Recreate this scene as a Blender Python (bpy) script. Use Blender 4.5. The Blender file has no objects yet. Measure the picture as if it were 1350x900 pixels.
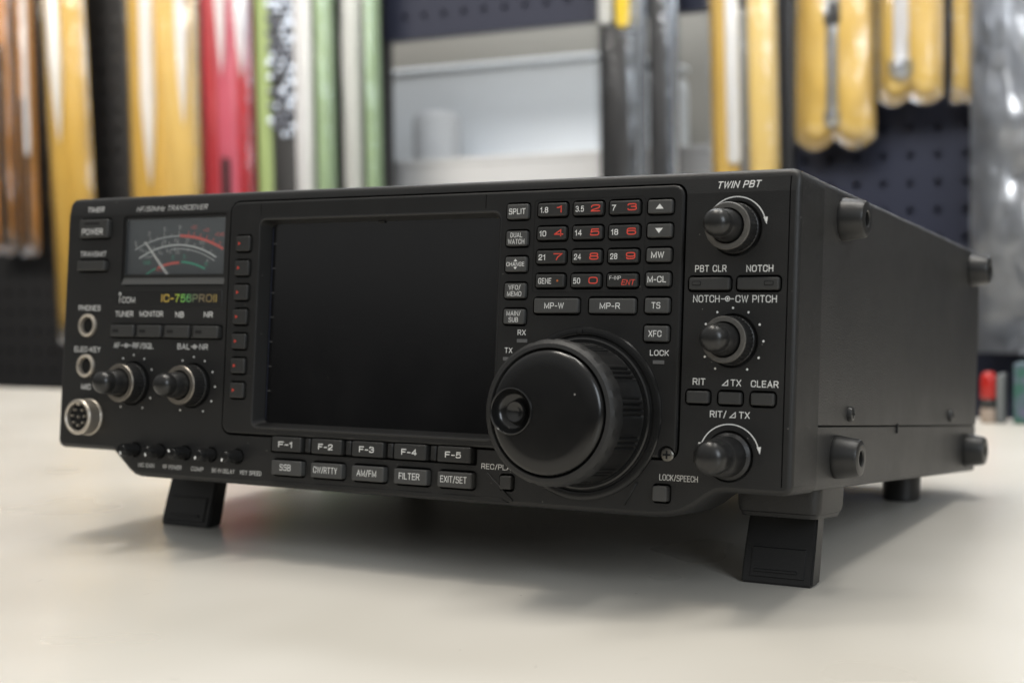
import bpy, bmesh, math, random
from mathutils import Vector, Matrix, noise
random.seed(7)
PI = math.pi
S = 0.001
scene = bpy.context.scene
COL = scene.collection

# ------------------------------------------------------------------ camera
cam_d = bpy.data.cameras.new('camera')
cam = bpy.data.objects.new('camera', cam_d)
COL.objects.link(cam)
cam_d.sensor_width = 36.0
cam_d.lens = 52.206
cam_d.clip_start = 0.01
cam_d.clip_end = 60.0
Rm = Matrix(((0.87200364, -0.01520717, 0.48926312), (0.48925875, 0.05841454, -0.87018022), (-0.0153471, 0.99817658, 0.05837793)))
cam.matrix_world = Matrix.Translation((0.50051555, -0.47465339, 0.12235029)) @ Rm.to_4x4()
cam_d.dof.use_dof = True
cam_d.dof.focus_distance = 0.535
cam_d.dof.aperture_fstop = 8.5
cam_d.dof.aperture_blades = 7
scene.camera = cam

# ------------------------------------------------------------------ world
W = bpy.data.worlds.new('World')
scene.world = W
W.use_nodes = True
nt = W.node_tree
bgn = nt.nodes['Background']
tc = nt.nodes.new('ShaderNodeTexCoord')
sx = nt.nodes.new('ShaderNodeSeparateXYZ')
rp = nt.nodes.new('ShaderNodeValToRGB')
mp = nt.nodes.new('ShaderNodeMapRange')
nt.links.new(tc.outputs['Generated'], sx.inputs[0])
nt.links.new(sx.outputs['Z'], mp.inputs[0])
mp.inputs[1].default_value = -1
mp.inputs[2].default_value = 1
nt.links.new(mp.outputs[0], rp.inputs[0])
els = rp.color_ramp.elements
els[0].position = 0.40
els[0].color = (0.07, 0.064, 0.058, 1)
els[1].position = 1.0
els[1].color = (1.5, 1.47, 1.40, 1)
for p_, c_ in ((0.5, 0.06), (0.55, 0.09), (0.592, 0.50), (0.64, 0.55), (0.74, 0.95)):
    e = els.new(p_); e.color = (c_, c_, c_ * 0.98, 1)
nt.links.new(rp.outputs[0], bgn.inputs[0])
bgn.inputs[1].default_value = 0.45

# ------------------------------------------------------------------ lamps
def area(name, loc, target, sx_, sy_, power, col, spread=180):
    d = bpy.data.lights.new(name, 'AREA')
    d.shape = 'RECTANGLE'
    d.size, d.size_y = sx_, sy_
    d.energy = power
    d.color = col
    d.spread = math.radians(spread)
    o = bpy.data.objects.new(name, d)
    COL.objects.link(o)
    o.location = loc
    o.rotation_euler = (Vector(target) - Vector(loc)).to_track_quat('-Z', 'Y').to_euler()
    return o
WARM = (1.0, 0.965, 0.905)
area('ceiling_tube', (0.10, 0.30, 2.0), (0.2, 0.15, 0), 1.3, 0.12, 15, WARM)
area('ceiling_tube', (-0.15, 0.05, 2.05), (0.0, 0.1, 0), 1.3, 0.12, 11, (1.0, 0.91, 0.79))
area('ceiling_tube', (0.70, 0.25, 2.0), (0.4, 0.2, 0), 1.3, 0.12, 8, WARM)
area('wall_fill', (-0.75, 0.0, 0.85), (-0.75, 0.92, 0.42), 1.1, 0.45, 3.9, (1.0, 0.93, 0.83), 58)  # unseen fill lamp, added to brighten the packages on the left
area('wall_fill', (0.40, 0.0, 0.85), (0.20, 0.92, 0.42), 1.0, 0.45, 3.6, (0.97, 0.98, 1.0), 58)  # second added fill, for the right-hand boards and packages
area('bay_fill', (-0.35, 1.0, 1.35), (-0.40, 1.28, 0.20), 1.2, 0.2, 12, (0.93, 0.96, 1.0))  # hidden lamp added behind the board to brighten the pale bay
area('window_light', (2.3, -1.5, 1.3), (0.0, 0.5, 0.2), 0.9, 1.3, 27, (0.84, 0.92, 1.0))

vs = scene.view_settings
vs.view_transform = 'Standard'
vs.look = 'None'
vs.exposure = 0.0
vs.gamma = 1.0
scene.render.engine = 'CYCLES'
scene.cycles.transparent_max_bounces = 24
scene.cycles.max_bounces = 8

# ------------------------------------------------------------------ materials
def mat(name, col, rough=0.5, metal=0.0, bump=0.0, bscale=1500, var=0.0, vscale=40, coat=0.0, spec=0.5, rvar=0.0, emit=None):
    m = bpy.data.materials.new(name)
    m.use_nodes = True
    n = m.node_tree.nodes
    l = m.node_tree.links
    b = n['Principled BSDF']
    b.inputs['Base Color'].default_value = (*col, 1)
    b.inputs['Roughness'].default_value = rough
    b.inputs['Metallic'].default_value = metal
    b.inputs['Specular IOR Level'].default_value = spec
    if coat:
        b.inputs['Coat Weight'].default_value = coat
        b.inputs['Coat Roughness'].default_value = 0.08
    t = n.new('ShaderNodeTexCoord')
    if var or rvar:
        nz = n.new('ShaderNodeTexNoise')
        nz.inputs['Scale'].default_value = vscale
        nz.inputs['Detail'].default_value = 6
        nz.inputs['Roughness'].default_value = 0.65
        l.new(t.outputs['Object'], nz.inputs['Vector'])
        if var:
            mx = n.new('ShaderNodeMix')
            mx.data_type = 'RGBA'
            mx.inputs[6].default_value = (*[c * (1 - var) for c in col], 1)
            mx.inputs[7].default_value = (*[min(1, c * (1 + var)) for c in col], 1)
            l.new(nz.outputs['Fac'], mx.inputs[0])
            l.new(mx.outputs[2], b.inputs['Base Color'])
        if rvar:
            mr = n.new('ShaderNodeMapRange')
            mr.inputs[1].default_value = 0.3
            mr.inputs[2].default_value = 0.7
            mr.inputs[3].default_value = max(0.02, rough - rvar)
            mr.inputs[4].default_value = min(1, rough + rvar)
            l.new(nz.outputs['Fac'], mr.inputs[0])
            l.new(mr.outputs[0], b.inputs['Roughness'])
    if bump:
        nb = n.new('ShaderNodeTexNoise')
        nb.inputs['Scale'].default_value = bscale
        nb.inputs['Detail'].default_value = 3
        l.new(t.outputs['Object'], nb.inputs['Vector'])
        bp = n.new('ShaderNodeBump')
        bp.inputs['Strength'].default_value = bump
        bp.inputs['Distance'].default_value = 0.0003
        l.new(nb.outputs['Fac'], bp.inputs['Height'])
        l.new(bp.outputs[0], b.inputs['Normal'])
    return m

def dusty(m, amount=0.25, scale=2500):
    """a scatter of pale dust specks worked into the colour of a dark plastic"""
    n = m.node_tree.nodes
    l = m.node_tree.links
    b = n['Principled BSDF']
    t = n.new('ShaderNodeTexCoord')
    v = n.new('ShaderNodeTexVoronoi')
    v.inputs['Scale'].default_value = scale
    l.new(t.outputs['Object'], v.inputs['Vector'])
    c = n.new('ShaderNodeMath'); c.operation = 'LESS_THAN'; c.inputs[1].default_value = 0.10
    l.new(v.outputs['Distance'], c.inputs[0])
    s = n.new('ShaderNodeSeparateColor')
    l.new(v.outputs['Color'], s.inputs[0])
    g = n.new('ShaderNodeMath'); g.operation = 'GREATER_THAN'; g.inputs[1].default_value = 0.93
    l.new(s.outputs[0], g.inputs[0])
    k = n.new('ShaderNodeMath'); k.operation = 'MULTIPLY'
    l.new(c.outputs[0], k.inputs[0]); l.new(g.outputs[0], k.inputs[1])
    k2 = n.new('ShaderNodeMath'); k2.operation = 'MULTIPLY'; k2.inputs[1].default_value = amount
    l.new(k.outputs[0], k2.inputs[0])
    mx = n.new('ShaderNodeMix'); mx.data_type = 'RGBA'
    src = b.inputs['Base Color']
    if src.is_linked:
        l.new(src.links[0].from_socket, mx.inputs[6])
    else:
        mx.inputs[6].default_value = src.default_value
    mx.inputs[7].default_value = (0.5, 0.48, 0.45, 1)
    l.new(k2.outputs[0], mx.inputs[0])
    l.new(mx.outputs[2], src)
    return m

M = {}
M['panel'] = dusty(mat('panel_plastic', (0.0092, 0.0092, 0.0092), 0.47, bump=0.35, bscale=2600, var=0.12, vscale=60, rvar=0.05), 0.3, 500)
M['plate'] = dusty(mat('plate_plastic', (0.0088, 0.0088, 0.0088), 0.42, bump=0.25, bscale=2600, var=0.12, vscale=60, rvar=0.05), 0.3, 500)
M['case'] = mat('painted_steel', (0.027, 0.0265, 0.0255), 0.42, bump=0.6, bscale=1500, var=0.08, vscale=25, rvar=0.05)
M['well'] = mat('shadow_gap', (0.003, 0.003, 0.003), 0.7)  # near-black colour paints shade into the recesses; also used for dark slits
M['key_dark'] = dusty(mat('dark_rubber_key', (0.022, 0.022, 0.0215), 0.5, bump=0.2, var=0.1), 0.3, 700)
M['key_grey'] = dusty(mat('grey_rubber_key', (0.056, 0.056, 0.0545), 0.5, bump=0.2, var=0.1), 0.3, 700)
M['key_mid'] = dusty(mat('mid_grey_key', (0.034, 0.034, 0.033), 0.5, bump=0.2, var=0.1), 0.3, 700)
M['white_ink'] = mat('white_ink', (0.78, 0.78, 0.76), 0.6)
M['dim_ink'] = mat('dim_ink', (0.6, 0.6, 0.585), 0.6)
M['red_ink'] = mat('red_ink', (0.72, 0.07, 0.045), 0.55)
M['red_dot'] = mat('red_dot', (0.55, 0.05, 0.03), 0.5)
M['knob'] = mat('knob_rubber', (0.010, 0.010, 0.010), 0.42, bump=0.3, bscale=1200)
M['knob_ring'] = mat('worn_ring', (0.095, 0.09, 0.082), 0.42, var=0.5, vscale=400)
M['knob_ring_left'] = mat('bare_metal_ring', (0.27, 0.245, 0.21), 0.35, metal=0.8)
M['knob_cap'] = mat('satin_knob_cap', (0.013, 0.013, 0.0128), 0.3, bump=0.1)
M['dial_face'] = dusty(mat('gloss_black', (0.006, 0.006, 0.006), 0.22, rvar=0.05, vscale=50), 0.5, 260)
M['dial_rim'] = mat('dial_rim_rubber', (0.013, 0.013, 0.013), 0.55, bump=0.4, bscale=900, var=0.15)
M['dial_skirt'] = mat('dial_skirt', (0.010, 0.010, 0.010), 0.38, bump=0.2)
M['gloss'] = mat('glossy_black_plastic', (0.012, 0.012, 0.012), 0.2)
M['meter_red'] = mat('meter_red', (0.9, 0.12, 0.08), 0.6)
M['glass'] = mat('dark_lcd_glass', (0.003, 0.003, 0.0035), 0.14, rvar=0.04, vscale=30, spec=1.0)
dusty(M['glass'], 0.05, 300)
M['nickel'] = mat('nickel', (0.56, 0.51, 0.44), 0.40, metal=0.85, bump=0.2, bscale=500)
M['hole'] = mat('black_hole', (0.003, 0.003, 0.003), 0.9)
M['screw'] = mat('black_screw', (0.03, 0.03, 0.03), 0.35, metal=0.3)
M['steel_screw'] = mat('steel_screw', (0.20, 0.19, 0.17), 0.4, metal=0.9, var=0.5, vscale=800)
M['rubber'] = mat('foot_rubber', (0.016, 0.016, 0.0155), 0.36, bump=0.15)
M['leg'] = mat('leg_plastic', (0.014, 0.014, 0.014), 0.38, bump=0.2)
M['flange'] = mat('flange_plastic', (0.012, 0.012, 0.012), 0.42, bump=0.5, bscale=1500)
M['meter_card'] = mat('meter_card', (0.05, 0.054, 0.054), 0.6)
M['green_ink'] = mat('green_ink', (0.04, 0.45, 0.26), 0.6)
M['needle'] = mat('needle_white', (0.92, 0.89, 0.85), 0.5)
M['indicator'] = mat('indicator_lens', (0.13, 0.13, 0.13), 0.35)
M['ridge'] = mat('window_ledge', (0.07, 0.07, 0.068), 0.35)

def clear_material(name, tint, rough, base, bump=0.0, edge=0.75):
    """a clear plastic: see-through straight on, glossier at the edges"""
    m = bpy.data.materials.new(name)
    m.use_nodes = True
    n = m.node_tree.nodes
    l = m.node_tree.links
    for x in list(n):
        if x.type == 'BSDF_PRINCIPLED':
            n.remove(x)
    out = [x for x in n if x.type == 'OUTPUT_MATERIAL'][0]
    tr = n.new('ShaderNodeBsdfTransparent'); tr.inputs[0].default_value = (*tint, 1)
    gl = n.new('ShaderNodeBsdfGlossy'); gl.inputs['Roughness'].default_value = rough
    gl.inputs[0].default_value = (0.95, 0.97, 1, 1)
    fr = n.new('ShaderNodeLayerWeight'); fr.inputs[0].default_value = 0.35
    ma = n.new('ShaderNodeMath'); ma.operation = 'MULTIPLY_ADD'; ma.use_clamp = True
    ma.inputs[1].default_value = edge; ma.inputs[2].default_value = base
    l.new(fr.outputs['Fresnel'], ma.inputs[0])
    mx = n.new('ShaderNodeMixShader')
    l.new(ma.outputs[0], mx.inputs[0]); l.new(tr.outputs[0], mx.inputs[1]); l.new(gl.outputs[0], mx.inputs[2])
    if bump:
        t = n.new('ShaderNodeTexCoord')
        mpn = n.new('ShaderNodeMapping'); mpn.inputs['Scale'].default_value = (1, 1, 0.25)
        nz = n.new('ShaderNodeTexNoise'); nz.inputs['Scale'].default_value = 60; nz.inputs['Detail'].default_value = 4
        bp = n.new('ShaderNodeBump'); bp.inputs['Distance'].default_value = 0.006; bp.inputs['Strength'].default_value = bump
        l.new(t.outputs['Object'], mpn.inputs[0]); l.new(mpn.outputs[0], nz.inputs['Vector'])
        l.new(nz.outputs['Fac'], bp.inputs['Height']); l.new(bp.outputs[0], gl.inputs['Normal'])
    l.new(mx.outputs[0], out.inputs['Surface'])
    return m
M['meter_window'] = clear_material('meter_window', (0.95, 0.96, 0.96), 0.06, 0.004, edge=0.35)
M['sleeve'] = clear_material('clear_sleeve', (0.97, 0.97, 0.97), 0.16, 0.07, bump=0.6)
M['thick_sleeve'] = clear_material('cloudy_sleeve', (0.80, 0.81, 0.83), 0.28, 0.26, bump=1.0, edge=0.5)

# ------------------------------------------------------------------ mesh helpers (all in millimetres)
def flat_caps(me, angle=32):
    """smooth shading that stays flat on large axis-aligned faces"""
    me.set_sharp_from_angle(angle=math.radians(angle))
    sharp = set()
    for p_ in me.polygons:
        n_ = p_.normal
        if max(abs(n_.x), abs(n_.y), abs(n_.z)) > 0.99999:
            p_.use_smooth = False
            sharp.update(p_.edge_keys)
    at = me.attributes.get('sharp_edge') or me.attributes.new('sharp_edge', 'BOOLEAN', 'EDGE')
    for i, e in enumerate(me.edges):
        if e.key in sharp:
            at.data[i].value = True

def link(name, me, m, parent=None, loc=None, label=None, group=None, kind=None, auto=32):
    """link mesh (mm, authored round 'loc') as one object"""
    me.materials.clear()
    for x in (m if isinstance(m, (list, tuple)) else [m]):
        me.materials.append(x)
    if auto is not None:
        me.polygons.foreach_set('use_smooth', [True] * len(me.polygons))
        flat_caps(me, auto)
    o = bpy.data.objects.new(name, me)
    COL.objects.link(o)
    if parent is not None:
        o.parent = parent
    if loc is not None:
        o.location = loc
    if label: o['label'] = label
    if group: o['group'] = group
    if kind: o['kind'] = kind
    return o

def finish(bm, name, m, parent=None, label=None, auto=32, center=True, **k):
    """bmesh in mm -> object in m; its origin is moved to the middle of its bounds"""
    bmesh.ops.recalc_face_normals(bm, faces=bm.faces)
    c = Vector((0, 0, 0))
    if center and len(bm.verts):
        lo = Vector([min(v.co[i] for v in bm.verts) for i in range(3)])
        hi = Vector([max(v.co[i] for v in bm.verts) for i in range(3)])
        c = (lo + hi) / 2
    bmesh.ops.transform(bm, matrix=Matrix.Scale(S, 4) @ Matrix.Translation(-c), verts=bm.verts)
    me = bpy.data.meshes.new(name)
    bm.to_mesh(me)
    bm.free()
    pl = c * S
    if parent is not None and 'origin' in parent:
        pl = pl - Vector(parent['origin_v'])
    o = link(name, me, m, parent, None, label, auto=auto, **k)
    o.location = pl
    return o

# sub-parts are authored in the same frame as their thing: keep each part's own offset here
OFF = {}
def part(bm, name, m, parent, label=None, auto=32, **k):
    o = finish(bm, name, m, parent, label, auto, **k)
    base = OFF.get(parent.name, Vector((0, 0, 0)))
    OFF[o.name] = o.location.copy()
    o.location = o.location - base
    return o

def box(x0, x1, y0, y1, z0, z1, bev=0.0, seg=2, bm=None):
    b = bmesh.new()
    bmesh.ops.create_cube(b, size=1)
    for v in b.verts:
        v.co = Vector(((x0 + x1) / 2 + v.co.x * (x1 - x0), (y0 + y1) / 2 + v.co.y * (y1 - y0), (z0 + z1) / 2 + v.co.z * (z1 - z0)))
    if bev:
        bmesh.ops.bevel(b, geom=b.edges[:], offset=bev, segments=seg, profile=0.5, affect='EDGES')
    if bm is not None:
        return merge(bm, b)
    return b

def merge(a, b):
    me = bpy.data.meshes.new('tmp')
    b.to_mesh(me); b.free()
    a.from_mesh(me)
    bpy.data.meshes.remove(me)
    return a

def rr(cx, cz, w, h, r, n=4):
    """rounded rectangle outline, counter-clockwise in (x, z)"""
    r = min(r, w / 2 - 1e-3, h / 2 - 1e-3)
    P = []
    for sxx, szz, a0 in ((1, 1, 0), (-1, 1, 90), (-1, -1, 180), (1, -1, 270)):
        for i in range(n + 1):
            a = math.radians(a0 + 90 * i / n)
            P.append((cx + sxx * (w / 2 - r) + r * math.cos(a), cz + szz * (h / 2 - r) + r * math.sin(a)))
    return P

def disc(cx, cz, r, n=24):
    return [(cx + r * math.cos(2 * PI * i / n), cz + r * math.sin(2 * PI * i / n)) for i in range(n)]

def inset(P, d):
    if abs(d) < 1e-9:
        return list(P)
    out = []
    n = len(P)
    for i in range(n):
        a, b, c = Vector(P[i - 1]), Vector(P[i]), Vector(P[(i + 1) % n])
        e1 = (b - a).normalized(); e2 = (c - b).normalized()
        n1 = Vector((-e1.y, e1.x)); n2 = Vector((-e2.y, e2.x))
        m = (n1 + n2)
        m = m / max(1e-6, m.length)
        k = d / max(0.35, m.dot(n1))
        out.append((b.x + m.x * k, b.y + m.y * k))
    return out

def stack(P, rings, bm=None, cap0=True, cap1=True):
    """outline (x,z) swept along y: rings = [(y, inset), ...]"""
    b = bm if bm is not None else bmesh.new()
    prev = None
    first = None
    for y, d in rings:
        vs_ = [b.verts.new((x, y, z)) for x, z in inset(P, d)]
        if prev:
            for i in range(len(vs_)):
                j = (i + 1) % len(vs_)
                b.faces.new((prev[i], prev[j], vs_[j], vs_[i]))
        else:
            first = vs_
        prev = vs_
    if cap0: b.faces.new(first)
    if cap1: b.faces.new(prev[::-1])
    return b

def lathe(cx, cz, prof, n=32, bm=None, mod=None, capa=True, capb=True, axis='y'):
    """prof = [(r, y), ...] turned about the y axis through (cx, cz); mod(i_ring, angle) scales r"""
    b = bm if bm is not None else bmesh.new()
    rings = []
    for k, (r, y) in enumerate(prof):
        if r < 1e-6:
            rings.append([b.verts.new((cx, y, cz))]); continue
        ring = []
        for i in range(n):
            a = 2 * PI * i / n
            q = r * (mod(k, a, i) if mod else 1)
            ring.append(b.verts.new((cx + q * math.cos(a), y, cz + q * math.sin(a))))
        rings.append(ring)
    for A, B in zip(rings, rings[1:]):
        if len(A) == 1 and len(B) == 1: continue
        for i in range(n):
            j = (i + 1) % n
            if len(A) == 1: b.faces.new((A[0], B[i], B[j]))
            elif len(B) == 1: b.faces.new((A[i], A[j], B[0]))
            else: b.faces.new((A[i], A[j], B[j], B[i]))
    if capa and len(rings[0]) > 1: b.faces.new(rings[0])
    if capb and len(rings[-1]) > 1: b.faces.new(rings[-1][::-1])
    if axis == 'x':      # prof y becomes x; cx,cz become the y,z centre
        for v in b.verts: v.co = Vector((v.co.y, v.co.x, v.co.z))
    if axis == 'z':
        for v in b.verts: v.co = Vector((v.co.x, v.co.z, v.co.y))
    return b

def cut(body, cutter):
    """subtract a cutter bmesh (mm, same frame as body) from the body object"""
    bmesh.ops.recalc_face_normals(cutter, faces=cutter.faces)
    c = OFF.get(body.name, Vector((0, 0, 0)))
    bmesh.ops.transform(cutter, matrix=Matrix.Scale(S, 4), verts=cutter.verts)
    me = bpy.data.meshes.new('cutter')
    cutter.to_mesh(me); cutter.free()
    me.materials.append(M['well'])
    t = bpy.data.objects.new('cutter', me)
    COL.objects.link(t)
    p, lc = body.parent, body.location.copy()
    body.parent = None
    body.location = c
    md = body.modifiers.new('cut', 'BOOLEAN')
    md.operation = 'DIFFERENCE'
    md.solver = 'EXACT'
    md.object = t
    md.use_self = True
    md.material_mode = 'TRANSFER'
    dg = bpy.context.evaluated_depsgraph_get()
    dg.update()
    new = bpy.data.meshes.new_from_object(body.evaluated_get(dg), depsgraph=dg)
    body.modifiers.clear()
    body.data = new
    new.polygons.foreach_set('use_smooth', [True] * len(new.polygons))
    flat_caps(new)
    body.parent = p
    body.location = lc
    bpy.data.objects.remove(t)

# ---- a small grotesque stroke alphabet: each glyph = (width, [(points, corner radius, closed)])
def _g():
    G = {}
    def g(c, w, *st): G[c] = (w, st)
    L = lambda *p: (p, 0, False)
    R_ = lambda r, *p: (p, r, False)
    O_ = lambda r, *p: (p, r, True)
    g('A', .74, L((0, 0), (.5, 1), (1, 0)), L((.17, .32), (.83, .32)))
    g('B', .64, L((0, 0), (0, 1)), R_(.24, (0, 1), (.93, 1), (.93, .53), (0, .53)), R_(.25, (.5, .53), (1, .53), (1, 0), (0, 0)))
    g('C', .70, R_(.34, (1, .70), (1, 1), (0, 1), (0, 0), (1, 0), (1, .32)))
    g('D', .68, O_(.001, (0, 0), (0, 1), (.45, 1), (.72, .93), (.93, .74), (1, .5), (.93, .26), (.72, .07), (.45, 0)))
    g('E', .58, L((1, 1), (0, 1), (0, 0), (1, 0)), L((0, .52), (.9, .52)))
    g('F', .55, L((1, 1), (0, 1), (0, 0)), L((0, .5), (.85, .5)))
    g('G', .72, R_(.34, (1, .72), (1, 1), (0, 1), (0, 0), (.95, 0), (.95, .46), (.55, .46)))
    g('H', .68, L((0, 0), (0, 1)), L((1, 0), (1, 1)), L((0, .52), (1, .52)))
    g('I', .02, L((.5, 0), (.5, 1)))
    g('J', .5, R_(.24, (1, 1), (1, 0), (0, 0), (0, .32)))
    g('K', .66, L((0, 0), (0, 1)), L((1, 1), (0, .36)), L((.36, .58), (1, 0)))
    g('L', .52, L((0, 1), (0, 0), (1, 0)))
    g('M', .84, L((0, 0), (0, 1), (.5, .08), (1, 1), (1, 0)))
    g('N', .68, L((0, 0), (0, 1), (1, 0), (1, 1)))
    g('O', .74, O_(.36, (0, 0), (0, 1), (1, 1), (1, 0)))
    g('P', .62, L((0, 0), (0, 1)), R_(.27, (0, 1), (1, 1), (1, .44), (0, .44)))
    g('R', .66, L((0, 0), (0, 1)), R_(.25, (0, 1), (.97, 1), (.97, .48), (0, .48)), L((.55, .48), (1, 0)))
    g('S', .64, R_(.23, (.95, .86), (.95, 1), (.03, 1), (.03, .54), (1, .54), (1, 0), (0, 0), (0, .15)))
    g('T', .64, L((0, 1), (1, 1)), L((.5, 1), (.5, 0)))
    g('U', .68, R_(.33, (0, 1), (0, 0), (1, 0), (1, 1)))
    g('V', .68, L((0, 1), (.5, 0), (1, 1)))
    g('W', .98, L((0, 1), (.25, 0), (.5, .95), (.75, 0), (1, 1)))
    g('X', .66, L((0, 0), (1, 1)), L((0, 1), (1, 0)))
    g('Y', .66, L((0, 1), (.5, .45), (1, 1)), L((.5, .45), (.5, 0)))
    g('Z', .6, L((0, 1), (1, 1), (0, 0), (1, 0)))
    g('0', .54, O_(.27, (0, 0), (0, 1), (1, 1), (1, 0)))
    g('1', .26, L((0, .76), (.4, .80), (.85, 1), (.85, 0)))
    g('2', .54, R_(.26, (0, .68), (0, 1), (1, 1), (1, .55), (0, .15), (0, 0)), L((0, 0), (1, 0)))
    g('3', .54, R_(.24, (0, .82), (0, 1), (.95, 1), (.95, .54), (.4, .54)), R_(.25, (.5, .54), (1, .54), (1, 0), (0, 0), (0, .18)))
    g('4', .58, L((.74, 0), (.74, 1), (0, .30), (0, .27), (1, .27)))
    g('5', .54, L((.93, 1), (.14, 1), (.05, .47)), R_(.24, (.10, .50), (.3, .64), (1, .64), (1, 0), (0, 0), (0, .13)))
    g('Q', .74, O_(.36, (0, 0), (0, 1), (1, 1), (1, 0)), L((.6, .25), (1, -.06)))
    g('6', .54, R_(.26, (.95, .84), (.95, 1), (0, 1), (0, .3)), O_(.24, (0, 0), (0, .60), (1, .60), (1, 0)))
    g('7', .52, L((0, 1), (1, 1), (.45, .4), (.32, 0)))
    g('8', .54, O_(.22, (.05, .53), (.05, 1), (.95, 1), (.95, .53)), O_(.24, (0, 0), (0, .53), (1, .53), (1, 0)))
    g('9', .54, R_(.26, (.05, .16), (.05, 0), (1, 0), (1, .7)), O_(.24, (0, .40), (0, 1), (1, 1), (1, .40)))
    g('-', .34, L((0, .42), (1, .42)))
    g('+', .46, L((0, .42), (1, .42)), L((.5, .18), (.5, .66)))
    g('/', .36, L((0, -.06), (1, 1.06)))
    g('.', .02, L((.5, 0), (.5, .06)))
    g('z', .44, L((0, .62), (1, .62), (0, 0), (1, 0)))
    g('o', .46, O_(.2, (0, 0), (0, .64), (1, .64), (1, 0)))
    g('d', .46, O_(.2, (0, 0), (0, .64), (1, .64), (1, 0)), L((1, 0), (1, 1)))
    g(' ', .22)
    return G
GLYPH = _g()

def fillet(P, r, closed):
    P = [Vector(p) for p in P]
    if r < .01: return P
    out = []
    n_ = len(P)
    for i, p in enumerate(P):
        if not closed and i in (0, n_ - 1): out.append(p); continue
        a, c = P[i - 1], P[(i + 1) % n_]
        da, dc = a - p, c - p
        if da.length < 1e-6 or dc.length < 1e-6: out.append(p); continue
        k = min(r, da.length * (.5 if closed or i > 1 else 1), dc.length * (.5 if closed or i < n_ - 2 else 1))
        A = p + da.normalized() * k; C_ = p + dc.normalized() * k
        for q in range(6):
            t = q / 5
            s_ = A * (1 - t) ** 2 + p * 2 * t * (1 - t) + C_ * t ** 2
            # pull towards a circular arc
            out.append(s_ + (p - s_) * 0.12 * 4 * t * (1 - t))
    res = [out[0]]
    for p in out[1:]:
        if (p - res[-1]).length > 1e-4: res.append(p)
    if closed and (res[0] - res[-1]).length < 1e-4: res.pop()
    return res

def text_mesh(s, w, h, shear=0.0, bold=0.02, thick=0.04, spacing=1.0):
    """flat printed letters, centred, w x h mm (w None: natural width)"""
    lines = s.split('\n')
    nl = len(lines)
    lh = h if nl == 1 else h / (nl + 0.34 * (nl - 1))
    st0 = (0.112 + bold * 1.5) * lh
    st = st0
    b = bmesh.new()
    lay = 0
    def measure(t, kx):
        return sum(GLYPH[c][0] * lh * kx + st for c in t) + (len(t) - 1) * lh * 0.17 * min(kx, 1.3)
    longest = max(lines, key=lambda t: measure(t, 1))
    kx = 1.0
    if w:
        ww = w - shear * lh * 0.6
        for _ in range(30):
            kx *= 1 + 0.7 * (ww - measure(longest, kx)) / ww
            kx = max(0.15, kx)
            st = st0 * min(1.0, 0.45 + 0.55 * kx)
    for li, t in enumerate(lines):
        zb = h / 2 - lh - li * lh * 1.34
        x = -measure(t, kx) / 2
        for c in t:
            gw, strokes = GLYPH[c]
            gw0 = gw * lh
            gw = gw0 * kx
            for P, r, closed in strokes:
                Q = [Vector((q.x * kx, q.y)) for q in fillet([((p[0] * gw0), (p[1] * (lh - st))) for p in P], r * lh, closed)]
                n_ = len(Q)
                V = []
                for i, p in enumerate(Q):
                    a = Q[i - 1] if (i or closed) else None
                    c2 = Q[(i + 1) % n_] if (i < n_ - 1 or closed) else None
                    d1 = (p - a).normalized() if a is not None else (c2 - p).normalized()
                    d2 = (c2 - p).normalized() if c2 is not None else d1
                    n1 = Vector((-d1.y, d1.x)); n2 = Vector((-d2.y, d2.x))
                    m = n1 + n2
                    m = m.normalized() if m.length > 1e-4 else n1
                    k = st / 2 / max(0.42, m.dot(n1))
                    ext = Vector((0, 0))
                    if a is None: ext = -d2 * st / 2
                    if c2 is None: ext = d1 * st / 2
                    # strokes that run into another one need no overhang
                    pair = []
                    for sg in (1, -1):
                        q = p + m * k * sg + ext
                        zz = zb + st / 2 + q.y
                        pair.append(b.verts.new((x + st / 2 + q.x + shear * (zz - zb - lh / 2), zz, 0)))
                    V.append(pair)
                for v1, v2 in zip(V, V[1:] + (V[:1] if closed else [])):
                    b.faces.new((v1[0], v1[1], v2[1], v2[0]))
                for pr in V:
                    for v in pr: v.co = Vector((v.co.x, -0.004 * (lay % 3), v.co.y))
                lay += 1
            x += gw + st + lh * 0.17 * min(kx, 1.3)
    return b

def text(s, x, z, w, h, parent, y=-0.03, m='white_ink', name='printed_caption', shear=0.0, bold=0.02, slope=0.0, **k):
    b = text_mesh(s, w, h, shear, bold, **k)
    for v in b.verts:
        v.co = Vector((v.co.x + x, v.co.y + y + slope * (v.co.z), v.co.z + z))
    return part(b, name, M[m] if isinstance(m, str) else m, parent, auto=None)

# ================================================================== TABLE AND WALL
def top(o, label, cat, group=None):
    o['label'] = label; o['category'] = cat
    if group: o['group'] = group
    return o
def structure(o):
    o['kind'] = 'structure'
    return o

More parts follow.
